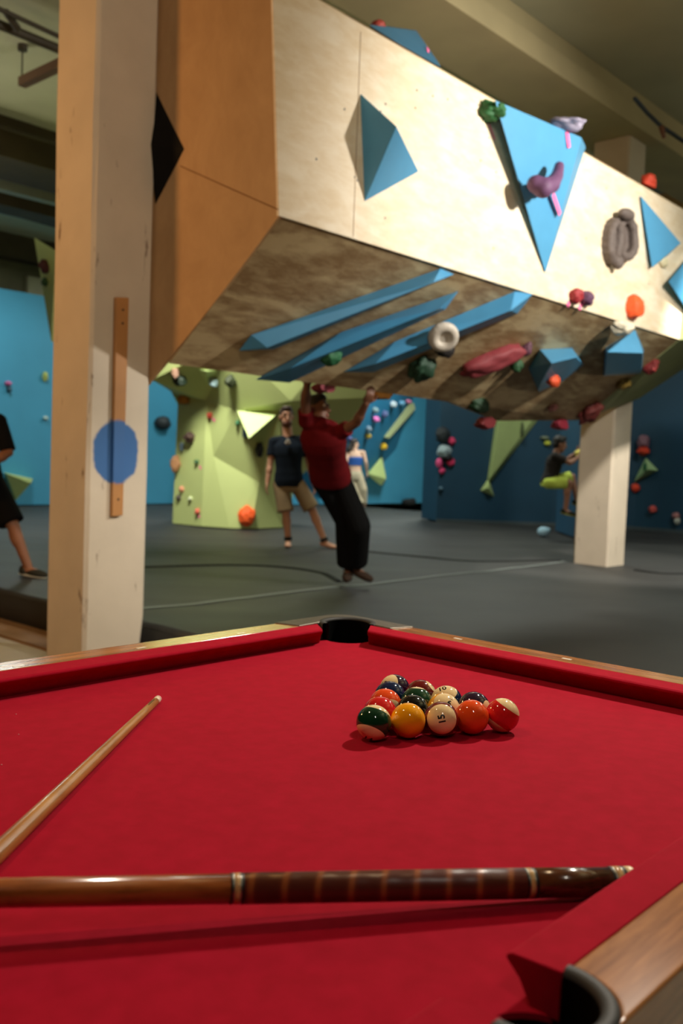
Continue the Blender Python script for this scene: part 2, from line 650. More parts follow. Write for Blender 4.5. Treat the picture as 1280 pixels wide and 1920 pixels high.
up = MB().prism([V((XL + t, Y0 + t, ZF - 0.004)), V((XR, Y0 + t, ZF - 0.024)), UB2, UB1, UP(840, 753), V((PXY(YB, ZB) + t, YB, ZB + 0.02))], -NU * t)
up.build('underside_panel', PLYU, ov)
bkp = [V((PXY(YB, ZTB) + t, YB, ZTB)), V((PXY(YB, ZB) + t, YB, ZB + 0.03)), UP(840, 753), UB1, UB2, V((XR + 0.1, YB, ZTB))]
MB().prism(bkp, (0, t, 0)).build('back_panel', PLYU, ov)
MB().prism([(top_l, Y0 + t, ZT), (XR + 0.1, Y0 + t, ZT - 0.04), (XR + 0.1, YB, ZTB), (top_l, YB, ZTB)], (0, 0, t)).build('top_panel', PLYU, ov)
eg = MB().add([(XR, Y0, ZF - 0.02), UB2, (10.5, 4.86, 2.2), (10.6, Y0 + 0.1, 2.9), (10.6, Y0 + 0.1, ZT), (XR + 0.1, Y0, ZT - 0.04), (10.5, 4.86, ZT), (XR + 0.05, YB, ZT)], []).build('end_facet', M('olive green panel paint', (150, 158, 106), 0.6, 0.06), ov, hull=True)
eg['label'] = 'green painted end facet'
# panel joints
JM = M('front joint line', (150, 120, 84), 0.8)  # brown line marking the front panel joint
for px in (676,):
    a = FP(px, 60, 0.0005)
    MB().box((a.x - 0.0025, Y0 - 0.0012, ZF + 0.01), (a.x + 0.0025, Y0 + 0.001, ZT - 0.05)).build('panel_joint', JM, ov)
a, b = plane(522, 392, (XL, 0, 0), (1, 0, 0)), plane(328, 307, (XL, 0, 0), (1, 0, 0))
mbj = MB()
jp = [a.lerp(b, k / 10) for k in range(11)]
for q in jp:
    q.x = PXY(q.y, q.z) - 0.0015
for a, b in zip(jp, jp[1:]):
    mbj.prism([a, b, b - V((0, 0, 0.006)), a - V((0, 0, 0.006))], (0.004, 0, 0))
mbj.build('panel_joint', M('side joint line', (120, 78, 40), 0.8), ov)
# small bolt holes over the front panel
random.seed(8)
for k in range(26):
    x, z = random.uniform(3.7, 8.7), random.uniform(2.75, 3.7)
    MB().cyl((x, Y0 - 0.001, z), (x, Y0 + 0.004, z), 0.007, 0.007, 8).build('bolt_hole', BLACK, ov)


# ------------------------------------------------------------------ volumes (blue plywood shapes bolted on)
def volume(pts, mat, label, name='climbing_volume', group=None, bolts=()):
    o = MB().add(pts, []).build(name, mat, hull=True, bevel=0.004)
    group = group or 'plywood volumes bolted to the climbing walls'
    return tag(o, label, 'climbing volume', group)


volume([FP(675, 175), FP(785, 322), FP(683, 378), FP(743, 237, 0.25), FP(690, 300)], BLUE, 'blue pyramid volume alone near the left end of the plywood front')
big = [FP(928, 188), FP(1096, 262), FP(1022, 512)]
volume([FP(928, 188, 0.12), FP(1090, 258, 0.16), FP(1022, 512, 0.01), FP(938, 200), FP(1098, 275), FP(1024, 500)], BLUE, 'largest blue triangle volume, point down, on the plywood front')
volume([FP(1200, 366, 0.02), FP(1276, 456, 0.14), FP(1222, 502, 0.05), FP(1204, 372), FP(1250, 480), FP(1226, 496), FP(1262, 452)], BLUE, 'blue triangle volume right of the grey two-hole hold')
volume([FP(1253, 528, 0.1), FP(1300, 470, 0.1), FP(1300, 600, 0.02), FP(1262, 530), FP(1310, 480), FP(1310, 610)], BLUE, 'blue volume cut by the right edge of the picture')


def TP(px, py, yy):
    return plane(px, py, (0, yy, 0), (0, 1, 0))


volume([TP(692, 47, 3.82), TP(826, 126, 3.82), TP(752, 84, 3.82), TP(700, 45, 4.3), TP(780, 57, 4.45), TP(822, 118, 4.3), TP(800, 150, 4.3)], M('deep blue volume tone', (50, 108, 140), 0.5, 0.05), 'blue volume peeking over the top edge of the overhang')  # deeper blue than the other front volumes
a = [V((XL, 4.72, 3.62)), V((XL, 4.33, 3.30)), V((XL, 4.72, 2.75))]
sx = lambda p, off=0.0: V((PXY(min(p.y, YE), p.z) - off, min(p.y, YE), p.z))
sp = [plane(px, py, (XL + 0.02, 0, 0), (1, 0, 0)) for px, py in ((280, 163), (342, 278), (280, 383))]
volume([sx(p) for p in sp] + [sx(sp[0].lerp(sp[2], 0.5) + V((0, -0.02, 0)), 0.05)], M('black volume paint', (9, 7, 6), 0.8, spec=0.2), 'black volume on the orange-lit left side of the overhang')
# long wedges under the overhang
WB = M('blue wedge paint', (66, 136, 178), 0.5, 0.05)
wedges = [([(447, 658), (512, 655), (852, 514), (826, 503), (470, 628)], (500, 652), (812, 530), 'long blue wedge volume nearest the front edge of the underside'),
          ([(478, 712), (542, 718), (835, 580), (860, 545), (640, 622)], (545, 690), (825, 578), 'middle of three long blue wedge volumes under the overhang'),
          ([(643, 698), (700, 698), (970, 588), (1000, 550), (965, 546), (740, 640)], (704, 682), (958, 582), 'rear blue wedge volume under the overhang, behind the white ring hold')]
for base, r0, r1, lab in wedges:
    volume([UP(*p) for p in base] + [UP(r0[0], r0[1], 0.11), UP(r1[0], r1[1], 0.17)], WB, lab, group=None)
volume([UP(990, 690), UP(1012, 655), UP(1072, 652), UP(1094, 684), UP(1054, 715), UP(1010, 735), UP(1034, 681, 0.3), UP(1080, 670, 0.2), UP(1008, 730, 0.12)], BLUE, 'blue angular volume under the overhang with an orange hold on it')
volume([UP(1134, 652), UP(1130, 705), UP(1200, 700), UP(1206, 655), UP(1190, 618), UP(1138, 660, 0.25), UP(1205, 662, 0.25), UP(1134, 702, 0.15), UP(1203, 692, 0.15)], BLUE, 'blue box volume under the right front edge of the overhang')


# ------------------------------------------------------------------ holds
def hold(label, pos, n, w_, h_, d_, col, seed=0, lump=0.28, rot=0.0, holes=(), name='climbing_hold', group=None, rough=0.65, cn=None, bolt=False, up=None):
    """one lumpy resin hold, flat against its wall; w_, h_ across the wall, d_ out of it (metres)"""
    pos, n = V(pos), V(n).normalized()
    u0 = (up or UPV)
    side = u0.cross(n)
    if side.length < 0.1:
        side = V((1, 0, 0))
    side.normalize()
    upv = n.cross(side)
    s2 = side * math.cos(rot) + upv * math.sin(rot)
    u2 = n.cross(s2)
    bm = bmesh.new()
    bmesh.ops.create_icosphere(bm, subdivisions=6 if holes else (4 if w_ > 0.07 else 3), radius=1)
    off = V((seed * 3.7, seed * 1.9, seed * 0.7))
    for v_ in bm.verts:
        c = v_.co.copy()
        kz = 1.0
        k = 1 + lump * (noise.noise(c * 1.6 + off) + 0.5 * noise.noise(c * 3.5 + off))
        for (hx, hy, hr, hd) in holes:
            dd = math.hypot((c.x - hx), (c.y - hy) * 0.55)
            if c.z > 0 and dd < hr:
                kz = 1 - hd * (1 - (dd / hr) ** 8)
        c = c * k
        c.z *= kz
        c.z = max(c.z * 1.0 + 0.35 * kz, 0.0)
        v_.co = pos + s2 * (c.x * w_ / 2) + u2 * (c.y * h_ / 2) + n * (c.z * d_ / 1.35)
    me = bpy.data.meshes.new(name)
    bm.to_mesh(me)
    bm.free()
    o = link_mesh(name, me, M(cn or ('hold ' + str(col)), col, rough, 0.12, 25, bmp=0.25, bscale=180), None, True)
    tag(o, label, 'climbing hold', group or 'climbing holds scattered over the walls')
    if bolt:
        MB().cyl(pos + n * d_ * 0.8, pos + n * (d_ * 1.03), 0.011, 0.011, 10).build('bolt', STEEL, o)
    return o


def tape(label, p0, p1, n, width, thick=0.003):
    p0, p1, n = V(p0), V(p1), V(n).normalized()
    d = (p1 - p0)
    s_ = d.cross(n).normalized() * width / 2
    o = MB().prism([p0 - s_ + n * 0.001, p1 - s_ + n * 0.001, p1 + s_ + n * 0.001, p0 + s_ + n * 0.001], n * thick).build('tape_strip', PINK)
    return tag(o, label, 'tape', 'pink route tape strips')


NF = V((0, -1, 0))


def pxm(p, px):
    return px / FPX * depth_of(p)


def fhold(label, px, py, wp, hp, d_, col, off=0.0, **k):
    p = FP(px, py, off)
    sc = 1 / max(0.5, abs(NF.dot(FW)))
    return hold(label, p, NF, pxm(p, wp) * sc, pxm(p, hp), d_, col, **k)


def uhold(label, px, py, wp, hp, d_, col, off=0.0, **k):
    p = UP(px, py, off)
    return hold(label, p, NU, pxm(p, wp) * 1.15, pxm(p, hp) * 1.3, d_, col, **k)


fhold('dark green lump hold left of the largest blue triangle', 911, 213, 32, 36, 0.14, (34, 92, 44), seed=2, lump=0.4)
tape('pale pink tape strip below the green hold at the top edge', FP(916, 232), FP(927, 262), NF, 0.012)
# hooked purple hold: curved body made of fused lumps
ph = MB()
P = [FP(1004, 345, 0.2), FP(1018, 352, 0.24), FP(1034, 346, 0.25), FP(1044, 330, 0.24), FP(1048, 312, 0.22)]
for q, r in zip(P, (0.062, 0.072, 0.06, 0.045, 0.036)):
    ph.ell(q, (r, 0, 0), (0, r * 1.0, 0), (0, 0, r))
for q0, q1, r0, r1 in zip(P, P[1:], (0.062, 0.07, 0.058, 0.044), (0.07, 0.058, 0.044, 0.036)):
    ph.capsule(q0, q1, r0, r1)
ph.ell(FP(1020, 350, 0.16), (0.08, 0, 0), (0, 0.1, 0), (0, 0, 0.05))
tag(remeshed('climbing_hold', ph, M('purple resin', (98, 62, 96), 0.65, 0.1, 20), None, 0.008, 4), 'purple hooked hold in the middle of the largest blue triangle', 'climbing hold')
tape('pink tape strip under the purple hooked hold on the blue triangle', FP(1036, 364, 0.118), FP(1049, 402, 0.1), NF, 0.045)
fhold('lilac grey hold on the top edge of the largest blue triangle', 1047, 238, 40, 24, 0.2, (150, 142, 160), off=0.08, seed=4, lump=0.3)
tape('pink tape strip at the top edge of the largest blue triangle', FP(1062, 247, 0.152), FP(1066, 277, 0.145), NF, 0.045)
gh = MB()
gc = FP(1152, 451, 0.0)
random.seed(21)
for lx in (-0.11, 0.11):
    lp = []
    for k in range(18):
        a_ = 2 * math.pi * k / 18
        lp.append(gc + V((lx * (0.95 - 0.1 * math.sin(a_)) + 0.1 * math.cos(a_), -0.05 - 0.025 * math.cos(a_) * (1 if lx > 0 else -0.4) - 0.01 * random.random(), 0.155 * math.sin(a_) + 0.03 * lx / 0.1)))
    for k in range(18):
        gh.capsule(lp[k], lp[(k + 1) % 18], 0.036 + 0.008 * random.random(), 0.037, 10)
        gh.capsule(lp[k], V((lp[k].x, Y0 - 0.01, lp[k].z)), 0.034, 0.035, 10)
gh.ell(gc + V((0.0, -0.09, 0.2)), (0.1, 0, 0), (0, 0.06, 0), (0, 0, 0.05))
gh.ell(gc + V((-0.06, -0.07, -0.2)), (0.05, 0, 0), (0, 0.05, 0), (0, 0, 0.06))
gh.ell(gc + V((0.12, -0.08, 0.22)), (0.025, 0, 0), (0, 0.03, 0), (0, 0, 0.04))
gh.ell(gc + V((0, -0.016, 0)), (0.22, 0, 0), (0, 0.014, 0), (0, 0, 0.2))
tag(remeshed('climbing_hold', gh, M('grey brown resin', (96, 84, 78), 0.7, 0.15, 30, bmp=0.4, bscale=40), None, 0.009, 2), 'big grey-brown hold with two deep pockets on the plywood front', 'climbing hold', 'climbing holds scattered over the walls')
fhold('small red hold on the lower edge of the plywood front', 1073, 556, 20, 27, 0.09, (150, 34, 40), seed=7)
fhold('small purple hold right of the small red one on the front edge', 1093, 560, 20, 27, 0.09, (92, 56, 82), seed=8)
tape('pink tape under the small red hold on the front edge', FP(1066, 566), FP(1063, 574), NF, 0.035)
tape('pink tape under the small purple hold on the front edge', FP(1088, 571), FP(1085, 581), NF, 0.035)
fhold('orange oval hold low on the plywood front at the right', 1181, 576, 27, 46, 0.12, (232, 88, 36), seed=9, lump=0.15)
fhold('white lump hold on the lower edge below the orange oval hold', 1156, 615, 34, 28, 0.14, (214, 204, 180), seed=10)
p = TP(1213, 349, 3.85)
hold('orange-red hold on the top edge of the overhang near the far pillar', p, V((0, -0.3, 1)), 0.16, 0.14, 0.11, (206, 66, 40), seed=11)
p = TP(708, 47, 4.1)
hold('thin red hold on top of the blue volume at the top edge', p - V((0, 0, 0.03)), V((0, -0.3, 1)), 0.1, 0.08, 0.06, (150, 50, 36), seed=12)
tape('pink tape tag on the blue volume at the top edge', TP(801, 90, 4.05), TP(803, 104, 4.0), NF, 0.03)
fhold('pale wooden wedge under the blue triangle volume at the right', 1240, 492, 22, 20, 0.05, (206, 196, 160), seed=13, lump=0.1)

# underside holds
rg = MB()
c = UP(831, 632, 0.15)
e1 = NU.cross(V((1, 0, 0))).normalized()
e2 = V((1, 0, 0))
ax = (V((-0.5, -0.65, -0.5))).normalized()
e1 = ax.orthogonal().normalized()
e2 = ax.cross(e1)
for k in range(16):
    a0 = 2 * math.pi * k / 16
    a1 = 2 * math.pi * (k + 1) / 16
    rg.capsule(c + (e1 * math.cos(a0) + e2 * math.sin(a0)) * 0.074, c + (e1 * math.cos(a1) + e2 * math.sin(a1)) * 0.074, 0.04, 0.04, 10)
rg.ell(c - ax * 0.04, e1 * 0.085, e2 * 0.085, ax * 0.06)
ro = tag(remeshed('climbing_hold', rg, M('pale grey resin', (190, 180, 166), 0.55, 0.08, 30), None, 0.007, 3), 'pale grey ring hold beside the rear blue wedge on the underside', 'climbing hold')
hb = uhold('black base hold under the pale grey ring hold', 830, 648, 42, 26, 0.1, (30, 24, 22), seed=14, lump=0.12)
uhold('green hold on the middle blue wedge of the underside', 618, 663, 40, 30, 0.08, (34, 92, 56), off=0.07, seed=15, lump=0.2)
uhold('dark green hold under the overhang beside the ring hold', 786, 683, 46, 40, 0.13, (26, 60, 38), seed=16, lump=0.3)
uhold('long dull red hold in the middle of the underside', 920, 669, 118, 40, 0.13, (128, 46, 52), seed=17, lump=0.22, rot=0.75)
uhold('small purple hold right of the long red hold underneath', 982, 651, 20, 22, 0.08, (88, 50, 66), seed=18)
uhold('small green hold below the small purple one underneath', 966, 681, 18, 18, 0.08, (40, 82, 46), seed=19)
uhold('orange hold on the blue angular volume underneath', 1034, 709, 24, 18, 0.09, (222, 82, 40), off=0.14, seed=20, lump=0.15)
uhold('red hold right of the blue box volume underneath', 1216, 683, 18, 24, 0.1, (132, 40, 38), seed=21)
uhold('olive yellow hold below the blue box volume underneath', 1166, 716, 30, 20, 0.08, (120, 96, 34), seed=22)
uhold('dark green hold near the rear edge of the underside', 897, 755, 40, 20, 0.1, (30, 62, 36), seed=23)
uhold('dark red hold at the far right rear of the underside', 1103, 767, 32, 38, 0.12, (104, 40, 34), seed=24, lump=0.4)
uhold('faint pink hold on the underside near its rear edge', 1034, 762, 24, 14, 0.05, (150, 92, 84), seed=25)
for lab, px, py, wp, hp, col, sd in (('dark red hold hanging off the rear edge near the dark green one', 908, 792, 36, 22, (110, 30, 34), 26),
                                     ('crimson hold hanging off the rear edge left of the far pillar', 1048, 795, 30, 20, (140, 34, 52), 27),
                                     ('amber jug hold on the rear edge gripped by the red-shirted climber', 712, 748, 36, 18, (176, 118, 36), 28),
                                     ('dark red hold on the rear edge beside the climber in red', 605, 732, 32, 20, (118, 30, 44), 29)):
    p = plane(px, py, (0, YB + 0.06, 0), (0, 1, 0))
    hold(lab, V((p.x, YB + 0.005, max(p.z, (1.875 if px < 850 else 1.72)))), V((0, 1, -0.1)), pxm(p, wp) * 1.3, pxm(p, hp), 0.13, col, seed=sd)
tag(hold('x', plane(1043, 799, (0, YB + 0.09, 0), (0, 1, 0)), V((-0.6, -0.8, 0)), 0.045, 0.045, 0.03, (226, 206, 60), seed=30), 'small yellow hold just below the crimson one at the rear edge', 'climbing hold')

# ------------------------------------------------------------------ far climbing walls
bw = tag(MB().box((3.9, 16.9, 0.262), (13.6, 17.15, 4.36)).build('climbing_wall', BLUEW), 'light blue climbing wall at the back left, seen either side of the near pillar', 'climbing wall')
YBW = 16.9
YMW = 16.0
mw = thing('climbing_wall', 'light blue climbing wall in the middle distance with a dark overhanging facet', 'climbing wall', (18, 16, 0.2))
MB().box((13.9, YMW, 0.262), (22.8, YMW + 0.3, 4.9)).build('flat_panel', BLUEW, mw)
W = lambda px, py, off=0.0: plane(px, py, (0, YMW - off, 0), (0, 1, 0))
fc = MB().add([W(600, 935), W(690, 900), W(742, 842), W(776, 742), W(776, 560), W(560, 560), W(560, 900), W(600, 600, 2.0), W(690, 600, 1.8), W(752, 640, 1.3), W(745, 700, 1.0)], []).build('overhang_facet', M('shaded blue facet', (38, 120, 164), 0.6, 0.06), mw, hull=True)  # shade of the overhang built into a darker wall blue
nv = thing('climbing_wall', 'navy blue climbing wall on the right, behind the far pillar', 'climbing wall', (16, 9, 0.2))
NP = [V((14.62, 10.75, 0)), V((16.25, 9.2, 0)), V((17.15, 7.9, 0)), V((17.2, 2.0, 0))]
NZ = 4.9
nvq = NP + [V((17.8, 2.0, 0)), V((17.9, 8.6, 0)), V((16.9, 10.0, 0)), V((15.0, 11.4, 0))]
MB().prism([q + V((0, 0, 0.262)) for q in nvq], (0, 0, NZ - 0.262)).build('wall_panel', NAVY, nv, bevel=0.01)
NN1 = (NP[1] - NP[0]).cross(UPV).normalized()
if NN1.dot(FW) > 0:
    NN1 = -NN1
NN3 = V((-1, 0, 0))


def N1(px, py, off=0.0):
    return plane(px, py, NP[0] + NN1 * off, NN1)


def N3(px, py, off=0.0):
    return plane(px, py, NP[2] - V((off, 0, 0)), NN3)


# navy arete the man in the lime shorts climbs on, mostly behind the far pillar
ar0, ar1 = dep(1090, 900, 14.6), dep(1168, 900, 14.6)
arx = MB().prism([(ar0.x, ar0.y, 0.262), (ar1.x, ar1.y, 0.262), (ar1.x + 1.4, ar1.y + 1.2, 0.262), (ar0.x + 1.4, ar0.y + 1.2, 0.262)], (0, 0, 3.2))
arx.build('arete_panel', NAVY, nv, bevel=0.01)
# skirting of the navy wall
for a, b in zip(NP[:3], NP[1:4]):
    n_ = (b - a).cross(UPV).normalized()
    if n_.dot(FW) > 0:
        n_ = -n_
    MB().prism([a + n_ * 0.001 + V((0, 0, ZM - 0.02)), b + n_ * 0.001 + V((0, 0, ZM - 0.02)), b + n_ * 0.001 + V((0, 0, ZM + 0.05)), a + n_ * 0.001 + V((0, 0, ZM + 0.05))], n_ * 0.05).build('foot_strip', M('grey velcro strip', (70, 80, 86), 0.8), nv)

# green free-standing boulder
GV = dict(a=(323, 988, 14.9), b=(377, 993, 14.5), c=(430, 992, 14.35), d=(470, 991, 14.35), e=(530, 983, 14.9), g=(334, 742, 14.7), h=(387, 752, 14.25),
          i=(400, 855, 14.35), j=(445, 770, 13.9), k=(486, 905, 14.3), l=(526, 770, 13.9), m=(545, 752, 13.6), n=(640, 812, 14.3), o=(585, 870, 14.8), e2=(546, 905, 14.9),
          w=(692, 745, 13.8), s=(285, 712, 13.7), r=(96, 640, 13.8), q=(64, 445, 13.6), q2=(104, 470, 13.2), t=(432, 640, 13.2), u=(640, 640, 13.2), u2=(740, 560, 13.4), T1=(300, 420, 13.3), T2=(600, 430, 13.3))
GP = {k: dep(*v) for k, v in GV.items()}
for k in 'abcde':
    GP[k].z = ZM + 0.008
GFN = ['abhg', 'bcih', 'cdki', 'ikj', 'hij', 'dek', 'kel', 'klj', 'jlm', ('e', 'e2', 'l'), ('e2', 'o', 'n', 'l'), 'lnm', 'ghs', 'sht', 'hjt', 'jmt', 'mnw', 'mwu', 'mut', ('w', 'u2', 'u'), ('s', 't', 'q2'), ('s', 'q2', 'r'), ('r', 'q2', 'q'), ('q2', 't', 'T1'), ('t', 'u', 'T2', 'T1'), ('u', 'u2', 'T2')]
keys = list(GP)
outline = ['a', 'b', 'c', 'd', 'e', 'e2', 'o', 'n', 'w', 'u2', 'T2', 'T1', 'q2', 'q', 'r', 's', 'g']
vs = [GP[k] for k in keys]
fs = [tuple(keys.index(x) for x in f) for f in GFN]
nb = len(vs)
bk = []
for k in outline:
    p = GP[k] + FW * 1.3
    if k in 'abcde':
        p.z = ZM + 0.008
    vs.append(p)
for i in range(len(outline)):
    j = (i + 1) % len(outline)
    fs.append((keys.index(outline[i]), keys.index(outline[j]), nb + j, nb + i))
fs.append(tuple(range(nb, nb + len(outline)))[::-1])
mbg = MB().add(vs, fs)
gb = tag(mbg.build('climbing_boulder', GREEN), 'pale green faceted boulder behind the man in the navy T-shirt', 'climbing boulder')


def GD(px, py, d=14.0):
    """point on the boulder's front: first facet hit by the ray"""
    from mathutils.bvhtree import BVHTree
    global _bvh
    if '_bvh' not in globals():
        _bvh = BVHTree.FromPolygons([tuple(v) for v in mbg.v], mbg.f[:len(GFN)])
    r_ = ray(px, py).normalized()
    hit = _bvh.ray_cast(CAMP, r_)
    if hit[0] is None:
        return dep(px, py, d), -FW
    n_ = hit[1] if hit[1].dot(r_) < 0 else -hit[1]
    return hit[0], n_


def ghold(label, px, py, wp, hp, col, seed, dd=0.1, **k):
    p, n_ = GD(px, py)
    return hold(label, p, n_, max(0.05, pxm(p, wp)), max(0.05, pxm(p, hp)), dd, col, seed=seed, **k)


volume([GD(443, 768)[0], GD(524, 772)[0], GD(470, 820)[0], GD(443, 768)[0] + FW * 0.1, GD(524, 770)[0] + FW * 0.1, GD(472, 823)[0] - FW * 0.45], LIME, 'bright lime triangle volume on the green boulder, left of the man')
volume([GD(372, 692)[0], GD(410, 694)[0], GD(386, 716)[0], GD(390, 698)[0] - FW * 0.2], LIME, 'small lime volume high on the green boulder under the overhang')
gl = [('amber hold under the lip of the green boulder', 349, 749, 24, 20, (176, 116, 26)), ('red hold beside the crease of the green boulder', 395, 779, 10, 12, (186, 66, 46)),
      ('dark brown round hold high on the left of the green boulder', 360, 821, 20, 20, (78, 56, 46)), ('slim slate hold on the left edge of the green boulder', 343, 838, 11, 17, (96, 116, 126)),
      ('tan flake hold on the left edge of the green boulder', 334, 870, 16, 30, (176, 126, 86)), ('small dark green hold on the green boulder above its base', 371, 866, 9, 9, (52, 92, 52)),
      ('orange-pink chip hold low on the green boulder', 343, 917, 9, 11, (214, 146, 110)), ('small dark grey hold low at the left of the green boulder', 337, 933, 10, 10, (82, 74, 66)),
      ('white chip hold low on the green boulder', 359, 935, 8, 8, (214, 222, 180)), ('coral hold near the foot of the green boulder', 372, 959, 9, 11, (222, 106, 84)),
      ('big orange hold at the foot of the green boulder', 464, 967, 31, 36, (240, 92, 30)), ('black hooked hold right of the lime triangle volume', 486, 842, 15, 26, (22, 20, 20)),
      ('dark green hold at the left corner of the lime triangle volume', 446, 792, 8, 10, (52, 110, 70)), ('slate hold tucked under the lime triangle volume', 459, 811, 9, 20, (60, 82, 90)),
      ('dark green hold in the shade under the boulder lip', 336, 709, 26, 18, (26, 44, 28)), ('dull pink hold in the shade under the boulder lip', 328, 694, 14, 12, (140, 104, 84)),
      ('pale blue hold on the small lime volume', 399, 711, 18, 12, (150, 176, 180)), ('dark hold right of the pale blue one on the boulder', 436, 712, 18, 22, (46, 54, 26))]
for k, (lab, px, py, wp, hp, col) in enumerate(gl):
    ghold(lab, px, py, wp, hp, col, 40 + k, 0.14 if wp > 12 else 0.07)
for lab, a_, b_ in (('pink tape under the brown round hold on the boulder', (360, 832), (362, 838)), ('pink tape under the small dark green hold on the boulder', (374, 872), (377, 880)),
                    ('pink tape under the red hold beside the boulder crease', (399, 784), (403, 790)), ('pink tape under the coral hold near the boulder foot', (373, 965), (374, 971))):
    p0, n_ = GD(*a_)
    p1, _n = GD(*b_)
    tape(lab, p0 + n_ * 0.003, p1 + n_ * 0.003, n_, 0.035)
# yellow-green side of the boulder top, left of the near pillar
p = dep(86, 500, 13.5)
hold('maroon hold high on the boulder, left of the near pillar', p, -FW, 0.16, 0.2, 0.12, (88, 40, 40), seed=60)
p = dep(86, 529, 13.6)
hold('green hold high on the boulder, left of the near pillar', p, -FW, 0.12, 0.12, 0.1, (40, 74, 28), seed=61)


def bhold(label, px, py, wp, hp, col, seed, dd=0.1, pl=None, nn=NF, **k):
    p = pl(px, py) if pl else plane(px, py, (0, YBW, 0), (0, 1, 0))
    sc = 1 / max(0.5, abs(V(nn).dot(FW)))
    return hold(label, p, nn, max(0.06, pxm(p, wp) * sc), max(0.06, pxm(p, hp)), dd, col, seed=seed, **k)


BL = lambda px, py, off=0.0: plane(px, py, (0, YBW - off, 0), (0, 1, 0))
bhold('black and grey ball hold on the blue wall left of the boulder', 302, 793, 22, 26, (40, 46, 52), 62, 0.2, lump=0.12)
bhold('small pink hold on the blue wall at the far left', 14, 719, 8, 8, (220, 110, 170), 63)
bhold('small dark hold under the pink one on the blue wall at the far left', 16, 730, 6, 12, (60, 90, 110), 64)
bhold('white sliver hold beside the near pillar on the blue wall', 84, 784, 5, 8, (200, 216, 214), 65)
bhold('pale yellow sliver hold higher beside the near pillar on the blue wall', 83, 706, 6, 18, (190, 196, 110), 66)
volume([BL(8, 886), BL(62, 898), BL(28, 940), BL(12, 888, 0.3), BL(58, 898, 0.35), BL(30, 936, 0.08), BL(58, 906, 0.35)], LIME, 'pale lime triangle volume low on the blue wall behind the man at left')
# middle wall
from mathutils.bvhtree import BVHTree
_fb = BVHTree.FromPolygons([tuple(v.co) for v in fc.data.vertices], [tuple(p.vertices) for p in fc.data.polygons])


def MWH(px, py):
    r_ = ray(px, py).normalized()
    h_ = _fb.ray_cast(CAMP, r_)
    if h_[0] is not None:
        n_ = h_[1] if h_[1].dot(r_) < 0 else -h_[1]
        return h_[0], n_
    return W(px, py), NF


ml = [('yellow hold low on the dark facet of the middle blue wall', 716, 836, 18, 13, (240, 192, 46)), ('ochre hold above the woman on the middle blue wall', 687, 816, 12, 10, (190, 160, 60)),
      ('pink round hold high on the middle blue wall', 702, 785, 14, 11, (236, 120, 200)), ('pale grey hold below the pink one on the middle wall', 688, 803, 10, 10, (130, 150, 170)),
      ('grey ring hold left above the pink round hold', 700, 768, 10, 11, (130, 156, 164)), ('white hold at the top of the middle blue wall', 734, 757, 14, 12, (200, 214, 226)),
      ('pale blue hold right of the white one at the top', 750, 755, 16, 9, (120, 180, 220)), ('small pink hold at the top right of the middle wall', 762, 752, 10, 7, (226, 130, 170)),
      ('violet smear hold beside the pink round one', 718, 776, 10, 14, (90, 100, 150)), ('violet hold left of the woman on the middle wall', 653, 822, 9, 10, (96, 100, 160)),
      ('grey hold behind the woman on the middle wall', 646, 842, 9, 12, (60, 110, 130))]
for k, (lab, px, py, wp, hp, col) in enumerate(ml):
    p, n_ = MWH(px, py)
    hold(lab, p, n_, pxm(p, wp), pxm(p, hp), 0.14, col, seed=70 + k, lump=0.15)
A_ = [MWH(*q)[0] for q in ((719, 820), (729, 822), (777, 768), (774, 757), (766, 758))]
lv = volume(A_ + [q - FW * 0.28 for q in A_], M('pale lime volume paint', (216, 228, 176), 0.5, 0.03), 'long pale lime volume running up the middle blue wall')
volume([MWH(686, 889)[0], MWH(716, 855)[0], MWH(724, 897)[0], MWH(714, 911)[0], MWH(690, 888)[0] - FW * 0.5, MWH(722, 897)[0] - FW * 0.55, MWH(714, 862)[0] - FW * 0.2], LIME, 'pale lime pyramid volume beside the woman in beige trousers')
volume([W(797, 868), W(818, 864), W(815, 885), W(806, 870, 0.25)], LIME, 'small pale volume at the right end of the middle blue wall')
for k, (lab, px, py, wp, hp, col) in enumerate([('pink hold above the small pale volume', 812, 852, 9, 10, (226, 70, 130)), ('red hold on the small pale volume', 801, 876, 7, 9, (190, 70, 80)),
                                                ('coral hold under the small pale volume', 811, 890, 9, 9, (230, 130, 140)), ('faint violet hold low at the right end of the middle wall', 811, 930, 8, 18, (100, 120, 190))]):
    p = W(px, py, 0.02)
    hold(lab, p, NF, pxm(p, wp) * 1.3, pxm(p, hp), 0.12, col, seed=85 + k)
bg = MB()
c = atz(766, 945, ZM)
bg.ell(c + V((0, 0, 0.06)), HR * 0.2, FW * 0.15, UPV * 0.09)
bg.ell(c + HR * 0.1 + V((0, 0, 0.09)), HR * 0.1, FW * 0.1, UPV * 0.08)
tag(remeshed('gym_bag', bg, M('black bag cloth', (18, 20, 24), 0.8), None, 0.015, 3), 'black bag lying at the foot of the middle blue wall', 'bag')

